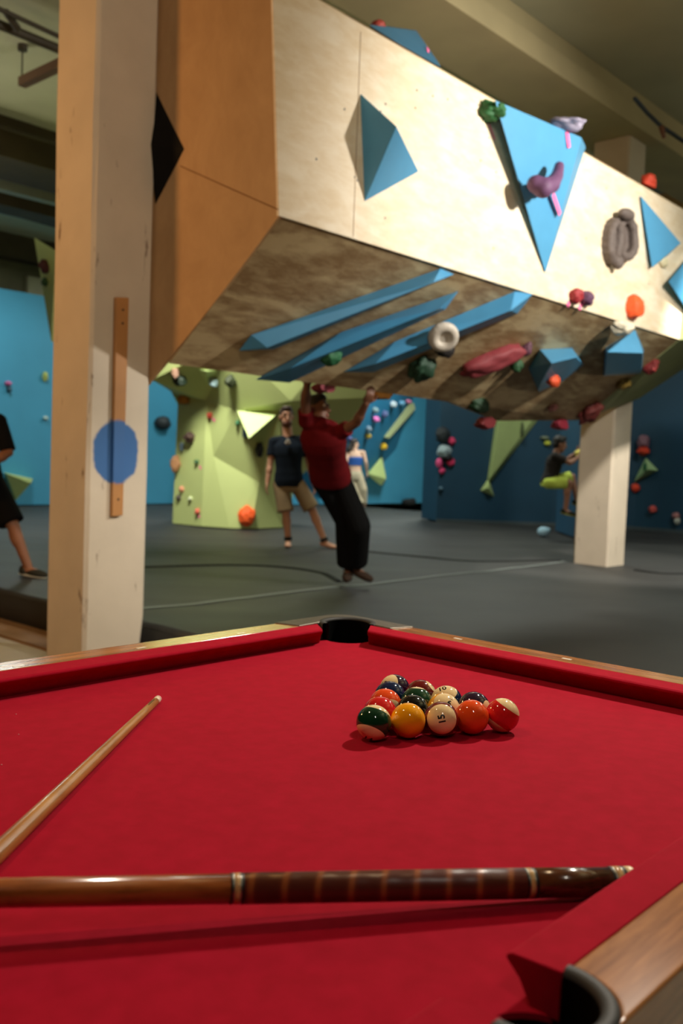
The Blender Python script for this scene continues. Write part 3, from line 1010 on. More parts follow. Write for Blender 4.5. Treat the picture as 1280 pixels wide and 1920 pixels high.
# navy wall holds
nl = [('grey-black lump hold at the left edge of the navy wall', 829, 815, 24, 30, (40, 44, 50), N1), ('pale grey ball hold below the grey-black lump', 832, 847, 24, 24, (160, 176, 184), N1),
      ('dark base hold under the pale grey ball', 836, 858, 20, 12, (24, 26, 30), N1), ('hot pink hold right of the grey-black lump', 846, 827, 12, 15, (232, 60, 110), N1),
      ('hot pink hold right below the pale grey ball', 844, 866, 13, 16, (232, 60, 110), N1), ('pink long hold left below the pale grey ball', 823, 868, 11, 18, (236, 80, 140), N1),
      ('small pink hold lowest of the cluster at the navy edge', 828, 883, 9, 12, (226, 60, 120), N1), ('faint pale hold low at the left of the navy wall', 826, 916, 7, 8, (70, 100, 120), N1),
      ('yellow hold by the head of the man in lime shorts', 1025, 831, 11, 9, (210, 214, 80), N1), ('pale sliver hold above the yellow one by his head', 1020, 821, 14, 7, (130, 140, 120), N1),
      ('pinkish brown hold on the navy wall right of the pillar', 1208, 829, 19, 26, (136, 96, 110), N3), ('red-orange forked hold under the pinkish brown one', 1208, 846, 19, 17, (226, 66, 36), N3),
      ('orange-red ball hold beside the pillar on the navy wall', 1192, 915, 14, 16, (236, 70, 40), N3), ('coral hold alone low on the navy wall right of the pillar', 1224, 955, 13, 14, (220, 90, 84), N3),
      ('pink chip hold at the right edge of the navy wall', 1268, 967, 12, 12, (180, 120, 120), N3), ('white sliver hold at the right edge below the pink chip', 1270, 977, 9, 14, (200, 200, 190), N3)]
for k, (lab, px, py, wp, hp, col, f) in enumerate(nl):
    p = f(px, py)
    n_ = NN1 if f is N1 else NN3
    hold(lab, p, n_, pxm(p, wp) * 1.15, pxm(p, hp), 0.18 if wp > 18 else 0.1, col, seed=90 + k, lump=0.2)
volume([N1(930, 775), N1(1018, 775), N1(921, 902), N1(913, 900), N1(936, 780, 0.25), N1(1000, 785, 0.1), N1(919, 896, 0.12)], M('lime wedge paint', (188, 206, 140), 0.55, 0.04), 'long lime wedge volume hanging point-down on the navy wall')
volume([N1(900, 920), N1(916, 896), N1(926, 931), N1(915, 915, 0.2)], LIME, 'small lime pyramid volume below the long lime wedge')
hold('slim dark hold on the long lime wedge volume', N1(978, 806, 0.16), NN1, 0.06, 0.3, 0.05, (80, 90, 60), seed=120)
volume([N3(1186, 906), N3(1210, 858), N3(1234, 882), N3(1214, 880, 0.25)], M('pale mint volume paint', (176, 206, 150), 0.55, 0.04), 'pale mint pyramid volume on the navy wall right of the pillar')
hold('dark green sliver hold on the pale mint volume', N3(1209, 876, 0.2), NN3, 0.06, 0.16, 0.04, (40, 110, 70), seed=121)

# ------------------------------------------------------------------ ceiling services
PIPE = M('dark conduit', (58, 48, 30), 0.6, 0.1)
ZP = 5.3
for lab, a_, b_, r in (('upper of two dark conduits under the ceiling, top left', (-60, -10), (110, 68), 0.022), ('lower dark conduit under the ceiling, top left', (-60, 22), (110, 92), 0.045),
                       ('thin dark conduit crossing the ceiling left of the pillar', (-60, 218), (120, 272), 0.03), ('dark conduit below the beam, left of the pillar', (-60, 378), (120, 428), 0.035)):
    tag(MB().capsule(atz(*a_, ZP), atz(*b_, ZP), r, r, 10).build('conduit', PIPE, None, True), lab, 'pipe')
tag(MB().capsule(atz(12, 24, 5.33), atz(32, 52, 5.27), 0.035, 0.035, 10).build('pipe_brace', PIPE, None, True), 'short brace joining the two top left conduits', 'pipe')
hl = thing('hanging_rail', 'rusty bar hung from the ceiling on a wire, upper left corner', 'bar', (5.14, 9.4, 5.0))
a, b = dep(41, 155, 9.7), dep(130, 113, 9.2)
MB().obox((a + b) / 2, (b - a) / 2, (b - a).normalized().cross(UPV) * 0.045, UPV * 0.045).build('bar', M('rusty bar', (104, 72, 50), 0.6), hl)
MB().capsule(a + V((0, 0, 0.02)), V((a.x, a.y, RZ)), 0.008, 0.008, 6).build('wire', PIPE, hl)
MB().cyl(V((a.x, a.y, RZ - 0.06)), V((a.x, a.y, RZ)), 0.05, 0.05, 12).build('ceiling_rose', PIPE, hl)
ls = tag(MB().box((RX0, 12.6, 4.96), (9.8, 12.75, 5.1)).build('cable_tray', M('pale cable tray', (150, 158, 140), 0.5)), 'pale cable tray along the dark beam, left of the pillar', 'cable tray')
tag(MB().box((RX0, 13.0, 4.86), (9.9, 13.5, 5.08)).build('duct', DARKBEAM), 'dark duct beyond the pale cable tray, left of the pillar', 'duct')
fp_ = thing('ceiling_panel', 'pale blue panel on the ceiling far left, beside the pillar', 'lamp', (9.0, 15.6, 5.4))
MB().box((8.1, 15.3, RZ - 0.06), (11.4, 15.75, RZ - 0.001)).build('sheet', M('milky blue sheet', (150, 176, 180), 0.4), fp_)  # thin pale blue slab set under the ceiling
cb = thing('cable_bundle', 'dark cable bundle along the ceiling beam at the top right', 'cable', (9, 4.4, 5.4))
pts = [dep(1190, 185, 8.8), dep(1215, 214, 9.0), dep(1240, 238, 9.0), dep(1262, 252, 9.0), dep(1300, 278, 9.1)]
MB().tube(pts, 0.02, 8).build('cable', M('blue black cable', (28, 38, 44), 0.6), cb, True)
MB().capsule(dep(1240, 240, 9.0), dep(1244, 256, 9.0), 0.03, 0.02, 8).build('hook', M('rust brown', (96, 56, 26), 0.6), cb, True)
tag(MB().box((13.0, 2.0, 5.02), (13.25, 17.2, 5.3)).build('ceiling_joist', M('tan joist', (150, 124, 84), 0.7)), 'tan joist under the ceiling right of the far pillar top', 'beam')
# junction box high on the back wall
tag(MB().box(tuple(plane(52, 560, (0, 17.5, 0), (0, 1, 0)) + V((0, 0, 0))), tuple(plane(80, 524, (0, 17.59, 0), (0, 1, 0)))).build('wall_box', M('pale wall box', (150, 146, 118), 0.6)), 'pale box high on the back wall beside the pillar', 'box')
# chalk ball on the mat
cbm = MB()
c = atz(1018, 1006, ZM) + V((0, 0, 0.08))
cbm.ell(c, HR * 0.1, FW * 0.09, UPV * 0.08)
cbm.ell(c + HR * 0.06 + V((0, 0, 0.02)), HR * 0.06, FW * 0.06, UPV * 0.05)
tag(remeshed('chalk_bag', cbm, M('pale blue cloth', (150, 186, 206), 0.7), None, 0.012, 3), 'pale blue chalk bag on the mats left of the far pillar', 'bag')

# ------------------------------------------------------------------ people
def J(px, py, d):
    return dep(px, py, d)


def hand_prims(mb, wrist, d, n, thumb_side, s=1.0, curl=0.5):
    """palm, four unequal bent fingers and a thumb; n = palm normal"""
    d = V(d).normalized()
    n = V(n)
    n = (n - d * n.dot(d)).normalized()
    sd = d.cross(n).normalized() * thumb_side
    w_ = V(wrist)
    mb.ell(w_ + d * 0.05 * s, sd * 0.043 * s, n * 0.017 * s, d * 0.056 * s)
    for k, (ofs, L) in enumerate(((0.030, 0.072), (0.010, 0.080), (-0.010, 0.075), (-0.029, 0.060))):
        p = w_ + d * (0.088 - 0.004 * abs(k - 1)) * s + sd * ofs * s
        dirn = d
        r = 0.0088 * s
        a_ = curl * 0.55
        for frac in (0.45, 0.32, 0.23):
            dirn = (dirn * math.cos(a_) + n * math.sin(a_)).normalized()
            if abs(dirn.dot(n)) > 0.98:
                pass
            q = p + dirn * L * frac * s
            mb.capsule(p, q, r, r * 0.93, 8)
            p = q
            r *= 0.93
            a_ = curl * 0.7
    p = w_ + d * 0.028 * s + sd * 0.034 * s
    q = p + (d * 0.6 + sd * 0.75 + n * 0.15).normalized() * 0.036 * s
    mb.capsule(p, q, 0.0125 * s, 0.0105 * s, 8)
    mb.capsule(q, q + (d * 0.9 + sd * 0.2 + n * 0.3).normalized() * 0.03 * s, 0.0105 * s, 0.009 * s, 8)


TORSO = [(-0.2, 0.135, 0.095), (-0.1, 0.158, 0.112), (0.05, 0.166, 0.118), (0.2, 0.158, 0.11), (0.38, 0.146, 0.104), (0.55, 0.152, 0.108), (0.72, 0.17, 0.118), (0.86, 0.176, 0.112), (0.97, 0.15, 0.09), (1.06, 0.09, 0.065)]


def torso_prims(mb, j, front, s, inf=0.0, z0=-0.2, z1=1.06):
    pel = (j['hA'] + j['hB']) / 2
    shm = (j['sA'] + j['sB']) / 2
    sp_ = shm - pel
    L = sp_.length
    upd = sp_.normalized()
    rt = (j['sB'] - j['sA'])
    rt = (rt - upd * rt.dot(upd)).normalized()
    fr = rt.cross(upd)
    if fr.dot(front) < 0:
        fr = -fr
    vs, fs, seg = [], [], 28
    n = 22
    for k in range(n + 1):
        t_ = z0 + (z1 - z0) * k / n
        for (ta, wa, da), (tb, wb, db) in zip(TORSO, TORSO[1:]):
            if ta <= t_ <= tb + 1e-6:
                q = (t_ - ta) / (tb - ta)
                q = q * q * (3 - 2 * q)
                wx, dy = wa + (wb - wa) * q, da + (db - da) * q
        wx, dy = wx * s * j.get('wid', 1) + inf, dy * s + inf
        c = pel + upd * L * t_ + fr * 0.012 * s * max(0, math.sin(t_ * 3))
        for i in range(seg):
            a_ = 2 * math.pi * i / seg
            ca, sa = math.cos(a_), math.sin(a_)
            ca = math.copysign(abs(ca) ** 0.85, ca)
            sa = math.copysign(abs(sa) ** 0.85, sa)
            vs.append(c + rt * wx * ca + fr * dy * sa)
    for k in range(n):
        fs += [(k * seg + i, k * seg + (i + 1) % seg, (k + 1) * seg + (i + 1) % seg, (k + 1) * seg + i) for i in range(seg)]
    fs += [tuple(range(seg))[::-1], tuple(range(n * seg, (n + 1) * seg))]
    if rt.cross(fr).dot(upd) < 0:
        fs = [f[::-1] for f in fs]
    mb.add(vs, fs)
    return pel, shm, upd, rt, fr, L


def person(label, j, front, s, skin, hair, clothes, face=True, beard=None, look=None, palms=None, curl=(0.5, 0.5), feet='bare', category='person', bun=False, heelb=True):
    front = V(front).normalized()
    mb = MB()
    pel, shm, upd, rt, fr, L = torso_prims(mb, j, front, s)
    # head
    hc = j['head']
    hs_ = s
    s = s * 1.1
    hu = (hc - shm).normalized() * 0.5 + UPV * 0.5
    hu.normalize()
    hf = V(look or front)
    hf = (hf - hu * hf.dot(hu)).normalized()
    hs = hf.cross(hu)
    mb.ell(hc + hu * 0.025 * s - hf * 0.008 * s, hs * 0.074 * s, hf * 0.094 * s, hu * 0.092 * s)
    mb.ell(hc - hu * 0.045 * s + hf * 0.022 * s, hs * 0.056 * s, hf * 0.064 * s, hu * 0.07 * s)
    mb.ell(hc - hu * 0.095 * s + hf * 0.055 * s, hs * 0.026 * s, hf * 0.026 * s, hu * 0.022 * s)
    mb.capsule(hc + hu * 0.012 * s + hf * 0.082 * s, hc - hu * 0.03 * s + hf * 0.102 * s, 0.009 * s, 0.014 * s, 8)
    for k in (-1, 1):
        mb.ell(hc + hs * k * 0.076 * s - hu * 0.008 * s - hf * 0.008 * s, hs * 0.009 * s, hf * 0.018 * s, hu * 0.03 * s, 10, 8)
        mb.ell(hc + hs * k * 0.03 * s + hu * 0.03 * s + hf * 0.078 * s, hs * 0.022 * s, hf * 0.012 * s, hu * 0.008 * s, 10, 8)
    mb.capsule(shm - upd * 0.01, hc - hu * 0.05 * s - hf * 0.01 * s, 0.062 * s, 0.052 * s)
    s = hs_
    for k, S in (('A', j['sA']), ('B', j['sB'])):
        mb.capsule(shm + upd * 0.03 * s, S, 0.055 * s, 0.056 * s)
        E_, W_ = j['e' + k], j['w' + k]
        mb.capsule(S, E_, 0.05 * s, 0.04 * s)
        mb.ell(S.lerp(E_, 0.4), *[x * y for x, y in zip(frame(E_ - S), (0.05 * s, 0.05 * s, 0.09 * s))])
        mb.capsule(E_, W_, 0.041 * s, 0.028 * s)
        mb.ell(E_.lerp(W_, 0.28), *[x * y for x, y in zip(frame(W_ - E_), (0.045 * s, 0.042 * s, 0.08 * s))])
        pn = (palms or {}).get(k, -rt if k == 'B' else rt)
        hd = (j['f' + k] - W_) if ('f' + k) in j else (W_ - E_)
        hand_prims(mb, W_, hd, pn, 1 if k == 'A' else -1, s, curl[0 if k == 'A' else 1])
        Hp, K, An = j['h' + k], j['k' + k], j['a' + k]
        mb.capsule(Hp, K, 0.085 * s, 0.056 * s)
        mb.capsule(K, An, 0.054 * s, 0.038 * s)
        cf = frame(An - K)
        back = -front
        mb.ell(K.lerp(An, 0.3) + back * 0.012 * s, cf[0] * 0.056 * s, cf[1] * 0.056 * s, cf[2] * 0.12 * s)
        T = j['t' + k]
        fd = (T - An)
        fd.z *= 0.3
        fd = fd.normalized()
        foot = An + V((0, 0, -0.035 * s))
        mb.capsule(An - fd * 0.03 * s - V((0, 0, 0.03 * s)), foot + fd * 0.11 * s - V((0, 0, 0.012 * s)), 0.038 * s, 0.033 * s)
        sdv = fd.cross(UPV).normalized()
        mb.ell(foot + fd * 0.12 * s - V((0, 0, 0.015 * s)), sdv * 0.045 * s, fd * 0.07 * s, fd.cross(sdv) * 0.025 * s)
    skm = M('skin ' + str(skin), skin, 0.55, 0.06, 12)
    body = remeshed('person', mb, skm, None, 0.0065, 3)
    tag(body, label, category)
    hm = M('hair ' + str(hair), hair, 0.6, 0.3, 60)
    s = hs_ * 1.1
    hb_ = MB()
    hb_.ell(hc + hu * 0.045 * s - hf * 0.018 * s, hs * 0.082 * s, hf * 0.096 * s, hu * 0.088 * s)
    hb_.ell(hc + hu * 0.0 * s - hf * 0.05 * s, hs * 0.074 * s, hf * 0.06 * s, hu * 0.075 * s)
    hb_.ell(hc + hu * 0.095 * s + hf * 0.035 * s, hs * 0.06 * s, hf * 0.05 * s, hu * 0.035 * s)
    if bun:
        for q, r in ((-0.09, 0.06), (-0.13, 0.06), (-0.15, 0.05)):
            hb_.ell(hc - hf * (-q) * s - hu * (r * 0.6 + (-q - 0.09) * 1.6) * s, hs * r * s, hf * r * s, hu * r * 1.2 * s)
    remeshed('hair', hb_, hm, body, 0.007, 2)
    if beard:
        bb = MB()
        bb.ell(hc - hu * 0.075 * s + hf * 0.032 * s, hs * 0.06 * s, hf * 0.062 * s, hu * 0.045 * s)
        bb.ell(hc - hu * 0.095 * s + hf * 0.06 * s, hs * 0.034 * s, hf * 0.03 * s, hu * 0.032 * s)
        remeshed('beard', bb, M('beard hair', beard, 0.7, 0.3, 60), body, 0.006, 2)
    if face:
        for k in (-1, 1):
            e = MB().ell(hc + hs * k * 0.03 * s + hu * 0.012 * s + hf * 0.079 * s, hs * 0.013 * s, hf * 0.012 * s, hu * 0.009 * s, 10, 8).build('eye', M('eye white', (214, 206, 196), 0.3), body, True)
            MB().ell(hc + hs * k * 0.03 * s + hu * 0.012 * s + hf * 0.088 * s, hs * 0.006 * s, hf * 0.005 * s, hu * 0.007 * s, 8, 6).build('iris', M('dark iris', (40, 28, 20), 0.3), e, True)
            MB().ell(hc + hs * k * 0.031 * s + hu * 0.036 * s + hf * 0.086 * s, hs * 0.02 * s, hf * 0.007 * s, hu * 0.006 * s, 8, 6).build('eyebrow', hm, body, True)
        MB().ell(hc - hu * 0.062 * s + hf * 0.084 * s, hs * 0.024 * s, hf * 0.01 * s, hu * 0.008 * s, 10, 8).build('mouth', M('lips', (150, 88, 78), 0.5), body, True)
    s = hs_
    # clothes
    for kind, col, a_ in clothes:
        cm = M(kind + ' cloth ' + str(col), col, 0.9, 0.12, 9, bmp=0.5, bscale=14, spec=0.15)
        cb_ = MB()
        if kind in ('t_shirt', 'long_shirt', 'crop_top'):
            if kind == 'crop_top':
                torso_prims(cb_, j, front, s, 0.010, 0.45, 0.82)
            else:
                torso_prims(cb_, j, front, s, 0.018, a_.get('z0', -0.08), 1.06)
                cb_.capsule(shm - upd * 0.05 * s, shm + upd * 0.04 * s, 0.075 * s, 0.068 * s)
                cb_.ell(shm - upd * 0.07 * s, rt * 0.15 * s, fr * 0.115 * s, upd * 0.1 * s)
                for k in 'AB':
                    S, E_, W_ = j['s' + k], j['e' + k], j['w' + k]
                    cb_.capsule(shm + upd * 0.02 * s, S, 0.07 * s, 0.068 * s)
                    fr_ = a_.get('sl', 0.55)
                    cb_.cyl(S - (E_ - S).normalized() * 0.02, S.lerp(E_, min(1, fr_)), 0.066 * s, 0.066 * s if fr_ < 1 else 0.052 * s, 20)
                    if fr_ > 1:
                        cb_.capsule(E_, E_.lerp(W_, fr_ - 1), 0.052 * s, 0.05 * s)
            nm = kind
        elif kind in ('shorts', 'trousers'):
            torso_prims(cb_, j, front, s, 0.012, -0.2, a_.get('z1', 0.2))
            fr_ = a_.get('len', 0.85)
            flare = a_.get('flare', 0.09)
            for k in 'AB':
                Hp, K, An = j['h' + k], j['k' + k], j['a' + k]
                if fr_ <= 1:
                    cb_.cyl(Hp, Hp.lerp(K, fr_), 0.1 * s, flare * s, 22)
                    cb_.ell(Hp, V((0.1 * s, 0, 0)), V((0, 0.1 * s, 0)), V((0, 0, 0.1 * s)))
                else:
                    cb_.capsule(Hp, K, 0.1 * s, flare * s)
                    cb_.cyl(K, K.lerp(An, fr_ - 1), flare * s, flare * 0.95 * s, 22)
            nm = kind
        elif kind == 'shoe':
            for k in 'AB':
                sb = MB()
                An, T = j['a' + k], j['t' + k]
                fd = T - An
                fd.z *= 0.3
                fd.normalize()
                sdv = fd.cross(UPV).normalized()
                ft = An + V((0, 0, -0.037 * s))
                sb.ell(ft - fd * 0.03 * s + V((0, 0, -0.005)), sdv * 0.045 * s, fd * 0.05 * s, UPV * 0.05 * s)
                sb.ell(ft + fd * 0.09 * s - V((0, 0, 0.012 * s)), sdv * 0.05 * s, fd * 0.11 * s, fd.cross(sdv) * 0.037 * s)
                so_ = remeshed('shoe', sb, cm, body, 0.006, 2)
                sl_ = MB()
                sl_.ell(ft + fd * 0.05 * s - V((0, 0, 0.038 * s)), sdv * 0.046 * s, fd * 0.14 * s, fd.cross(sdv) * 0.012 * s)
                sl_.build('sole', M('sole ' + str(a_.get('sole', (200, 190, 170))), a_.get('sole', (200, 190, 170)), 0.7), so_, True)
            continue
        remeshed(nm, cb_, cm, body, 0.008, a_.get('sm', 5))
    return body, dict(pel=pel, shm=shm, upd=upd, rt=rt, fr=fr, hc=hc, hu=hu, hf=hf)


def frame(d):
    z_ = V(d).normalized()
    x_ = z_.orthogonal().normalized()
    return [x_, z_.cross(x_), z_]


FACE = -FW
SKIN1, SKIN2, SKIN3 = (204, 152, 122), (104, 66, 46), (226, 182, 158)
# the man standing in the navy T-shirt
D = 11.7
j = dict(head=J(537, 782, D), sA=J(513, 829, D), sB=J(568, 827, D + 0.02), eA=J(506, 872, D - 0.02), eB=J(580, 872, D + 0.1), wA=J(501, 905, D - 0.08), wB=J(588, 908, D - 0.05),
         hA=J(526, 908, D), hB=J(556, 907, D), kA=J(536, 962, D - 0.05), kB=J(585, 956, D), aA=J(540, 1014, D), aB=J(609, 1007, D), tA=J(539, 1030, D - 0.25), tB=J(640, 1019, D - 0.1))
for k, zz in (('aA', ZM + 0.084), ('aB', ZM + 0.084)):
    j[k].z = zz
j['tA'].z = j['tB'].z = ZM + 0.03
b1, f1 = person('man standing in a navy T-shirt and khaki shorts, watching the climber in red', j, FACE + HR * 0.15, 1.0, SKIN1, (58, 40, 30),
                [('t_shirt', (24, 33, 44), dict(sl=0.6)), ('shorts', (156, 136, 104), dict(len=0.95, flare=0.105, z1=0.1))], beard=(104, 66, 48), look=FACE + HR * 0.2, palms=dict(A=HR, B=-HR))
c_ = dep(541, 828, D) - FW * 0.17
lg = MB()
c_ -= UPV * 0.02
lg.ell(c_, HR * 0.04, FW * 0.03, UPV * 0.024)
lg.ell(c_ + UPV * 0.028, HR * 0.022, FW * 0.03, UPV * 0.024)
lg.build('shirt_print', M('pale shirt print', (170, 160, 146), 0.8), b1, True)
for k in 'AB':
    q = j['a' + k]
    d_ = (j['k' + k] - q).normalized()
    MB().cyl(q + d_ * 0.0, q + d_ * 0.045, 0.05, 0.048, 16).build('ankle_strap', M('black strap', (20, 18, 16), 0.8), b1, True)
# climber in red, hands on the rear edge of the overhang
j = dict(head=J(594, 770, 7.45), sA=J(574, 790, 7.3), sB=J(632, 815, 7.35), eA=J(572, 752, 7.15), wA=J(575, 722, 7.1), fA=J(577, 708, 7.05), eB=J(668, 792, 7.2), wB=J(686, 757, 7.05), fB=J(694, 740, 7.0),
         hA=J(606, 900, 7.75), hB=J(634, 893, 7.75), kA=J(650, 975, 7.95), kB=J(672, 985, 7.85), aA=J(652, 1066, 8.25), aB=J(668, 1062, 8.2), tA=J(650, 1090, 8.1), tB=J(684, 1085, 8.15))
b2, f2 = person('climber in dark red T-shirt and black trousers hanging from the overhang', j, HR * 0.75 - FW * 0.65, 0.95, SKIN2, (20, 16, 14),
                [('t_shirt', (88, 7, 12), dict(sl=0.55, z0=-0.02)), ('trousers', (4, 4, 4), dict(len=1.88, flare=0.108, z1=0.1)), ('shoe', (52, 40, 32), dict(sole=(40, 34, 30)))],
                look=HR * 0.9 - FW * 0.4 + UPV * 0.1, palms=dict(A=FW * 0.5 - UPV * 0.1, B=FW * 0.5 - HR * 0.2), curl=(1.1, 1.1))
# woman in beige trousers, back turned
D = 22.6
j = dict(head=J(664, 833, D), sA=J(651, 850, D), sB=J(681, 849, D), eA=J(649, 868, D - 0.1), eB=J(686, 868, D - 0.05), wA=J(652, 884, D + 0.15), wB=J(688, 886, D + 0.1),
         hA=J(658, 893, D), hB=J(673, 892, D), kA=J(663, 918, D), kB=J(680, 917, D), aA=J(676, 941, D), aB=J(681, 938, D + 0.1), tA=J(678, 947, D + 0.3), tB=J(686, 944, D + 0.35))
j['aA'].z = j['aB'].z = ZM + 0.08
j['tA'].z = j['tB'].z = ZM + 0.03
person('woman in a blue crop top and beige trousers walking away near the middle wall', j, FW + HR * 0.3, 0.96, SKIN3, (52, 38, 32),
       [('crop_top', (62, 104, 190), {}), ('trousers', (206, 190, 164), dict(len=1.95, flare=0.108, z1=0.2))], look=HR * 0.85 + FW * 0.4, bun=True, palms=dict(A=FW, B=-HR))
# man in lime shorts climbing behind the far pillar
D = 14.35
j = dict(head=J(1049, 833, D - 0.05), wid=1.0, sA=J(1040, 858, D + 0.15), sB=J(1040, 856, D - 0.2), eA=J(1064, 862, D + 0.2), eB=J(1068, 868, D - 0.22), wA=J(1082, 848, D + 0.12), wB=J(1083, 858, D - 0.1),
         hA=J(1028, 905, D + 0.1), hB=J(1028, 905, D - 0.1), kA=J(1072, 894, D + 0.12), kB=J(1066, 905, D - 0.2), aA=J(1081, 938, D + 0.1), aB=J(1060, 955, D - 0.12), tA=J(1096, 948, D + 0.1), tB=J(1078, 968, D - 0.12))
person('climber in charcoal T-shirt and lime shorts crouched left of the far pillar', j, HR, 0.95, (150, 104, 82), (24, 20, 18),
       [('t_shirt', (46, 43, 42), dict(sl=0.7)), ('shorts', (190, 210, 92), dict(len=0.95, flare=0.1, z1=0.1)), ('shoe', (40, 40, 30), dict(sole=(190, 180, 70)))],
       look=HR + UPV * 0.1, palms=dict(A=FW, B=FW), curl=(0.9, 0.9))
p_ = dep(1084, 850, D + 0.05)
hold('yellow hold gripped by the man in lime shorts', p_ + HR * 0.04 + FW * 0.1, -FW - HR * 0.2, 0.16, 0.12, 0.2, (214, 196, 90), seed=130)
hold('dark foot hold under the raised foot of the man in lime shorts', dep(1090, 962, D + 0.3), -FW, 0.14, 0.08, 0.12, (40, 46, 50), seed=131)
# man at the left edge
D = 8.0
j = dict(head=J(-40, 718, D), sA=J(-78, 790, D + 0.1), sB=J(-2, 790, D - 0.05), eA=J(-96, 850, D), eB=J(16, 848, D - 0.1), wA=J(-60, 872, D - 0.3), wB=J(-30, 878, D - 0.3),
         hA=J(-52, 905, D), hB=J(-14, 905, D), kA=J(-70, 985, D - 0.1), kB=J(24, 985, D - 0.05), aA=J(-90, 1065, D), aB=J(52, 1064, D + 0.05), tA=J(-60, 1090, D - 0.2), tB=J(90, 1082, D))
for k in 'AB':
    j['a' + k].z = ZM + 0.088
    j['t' + k].z = ZM + 0.03
person('man in black shirt and shorts stepping at the left edge, half out of frame', j, HR * 0.7 - FW * 0.5, 1.0, (150, 98, 68), (28, 22, 20),
       [('t_shirt', (16, 16, 17), dict(sl=0.95)), ('shorts', (15, 15, 16), dict(len=0.95, flare=0.11, z1=0.1)), ('shoe', (52, 50, 40), dict(sole=(206, 200, 176)))],
       palms=dict(A=FW, B=FW))

# ------------------------------------------------------------------ pool table
ZC = 0.883
XN, YN, YC, XD = 1.735, 1.545, 0.405, -0.50     # cushion nose lines: far short rail, far long rail, near long rail, other short rail
CW, RW = 0.052, 0.066                           # cushion top and wood widths
NZ_, WZ = ZC + 0.036, ZC + 0.041
pt = thing('pool_table', 'pool table with red cloth and polished brown wood rails, filling the foreground', 'pool table', (0.6, 0.97, 0))


def cloth_mat():
    m, nt, bs = nodes('red worsted cloth')
    vec = mapping(nt)
    n1 = noise_n(nt, vec, 900, 2)
    n2 = noise_n(nt, vec, 40, 4)
    mx = nt.nodes.new('ShaderNodeMath')
    mx.operation = 'MULTIPLY_ADD'
    link(nt, n1, mx.inputs[0])
    mx.inputs[1].default_value = 0.5
    link(nt, n2, mx.inputs[2])
    link(nt, ramp(nt, mx.outputs[0], [(0.5, lin((152, 5, 32))), (1.0, lin((167, 9, 40)))]), bs.inputs['Base Color'])
    bs.inputs['Roughness'].default_value = 0.95
    bs.inputs['Specular IOR Level'].default_value = 0.1
    bs.inputs['Sheen Weight'].default_value = 0.06
    bs.inputs['Sheen Roughness'].default_value = 0.4
    bs.inputs['Sheen Tint'].default_value = (1, 0.4, 0.4, 1)
    bump(nt, bs, n1, 0.12, 0.001)
    return m


CLOTH = cloth_mat()
RAILX = woodgrain('polished rail wood along', (122, 74, 40), (180, 122, 74), (5, 70, 70), 0.13, 0.0)
RAILY = woodgrain('polished rail wood across', (122, 74, 40), (180, 122, 74), (70, 5, 70), 0.13, 0.0)
XM = (XN + XD) / 2
PKT = [(XN + 0.035, YN + 0.02, 0.056), (XD - 0.035, YN + 0.02, 0.056), (XN + 0.035, YC - 0.02, 0.056), (XD - 0.035, YC - 0.02, 0.056), (0.631, YN + 0.056, 0.05), (0.631, YC - 0.056, 0.05)]
PKT[0] = (1.768, 1.562, 0.056)
PKT[5] = (0.631, 0.347, 0.046)
PKT[4] = (0.631, YN + 0.058, 0.046)
# bed: grid with pocket cut-outs, fine strips
from mathutils.geometry import intersect_point_line
bx0, bx1, by0, by1 = XD - 0.045, XN + 0.045, YC - 0.045, YN + 0.045
vs, fs = [], []


def bed_outline():
    """outline of the playing bed with round bites at the six pockets"""
    pts = []
    rect = [(bx0, by0), (0.631, by0), (bx1, by0), (bx1, by1), (0.631, by1), (bx0, by1)]
    order = [PKT[3], PKT[5], PKT[2], PKT[0], PKT[4], PKT[1]]
    for (rx, ry), (cx, cy, r) in zip(rect, order):
        r = r + 0.004
        cand = []
        for i in range(361):
            a0 = math.radians(i)
            x, y = cx + r * math.cos(a0), cy + r * math.sin(a0)
            cand.append((bx0 <= x <= bx1 and by0 <= y <= by1, x, y))
        # contiguous run inside the rectangle
        n_ = 360
        start = next(i for i in range(n_) if cand[i][0] and not cand[i - 1][0])
        run = []
        i = start
        while cand[i % n_][0]:
            run.append(cand[i % n_][1:])
            i += 1
        run = run[::-1]
        pts += run[::6] + [run[-1]]
    return pts


bo = bed_outline()
MB().prism([(x, y, ZC - 0.025) for x, y in bo], (0, 0, 0.025)).build('bed_cloth', CLOTH, pt)


def cushion(a, b, inward, cut0, cut1):
    """a, b: nose ends; inward points to the play area; cut0/cut1: how far the back runs past the nose at the jaw"""
    a, b, n_ = V(a), V(b), V(inward)
    d = (b - a).normalized()
    prof = [(0.0, 0.0295, 0), (0.0, 0.037, 0), (-0.006, 0.0392, 0.12), (-CW, 0.041, 1), (-CW, -0.002, 1), (-0.022, -0.002, 0.45), (-0.016, 0.012, 0.3)]
    # rounded nose
    prof = [(0.0, 0.031, 0), (0.0015, 0.0335, 0), (0.0, 0.0365, 0), (-0.004, 0.0388, 0.08), (-CW, 0.041, 1), (-CW, -0.002, 1), (-0.024, -0.002, 0.45), (-0.012, 0.020, 0.22)]
    vs = []
    for e, base, c in ((0, a, -cut0), (1, b, cut1)):
        for (o_, z, k) in prof:
            vs.append(base + n_ * o_ + d * c * k + V((0, 0, ZC + z)))
    m = len(prof)
    fs = [tuple(range(m))[::-1], tuple(range(m, 2 * m))] + [(i, (i + 1) % m, (i + 1) % m + m, i + m) for i in range(m)]
    return MB().add(vs, fs).build('cushion', CLOTH, pt, bevel=0.0015)


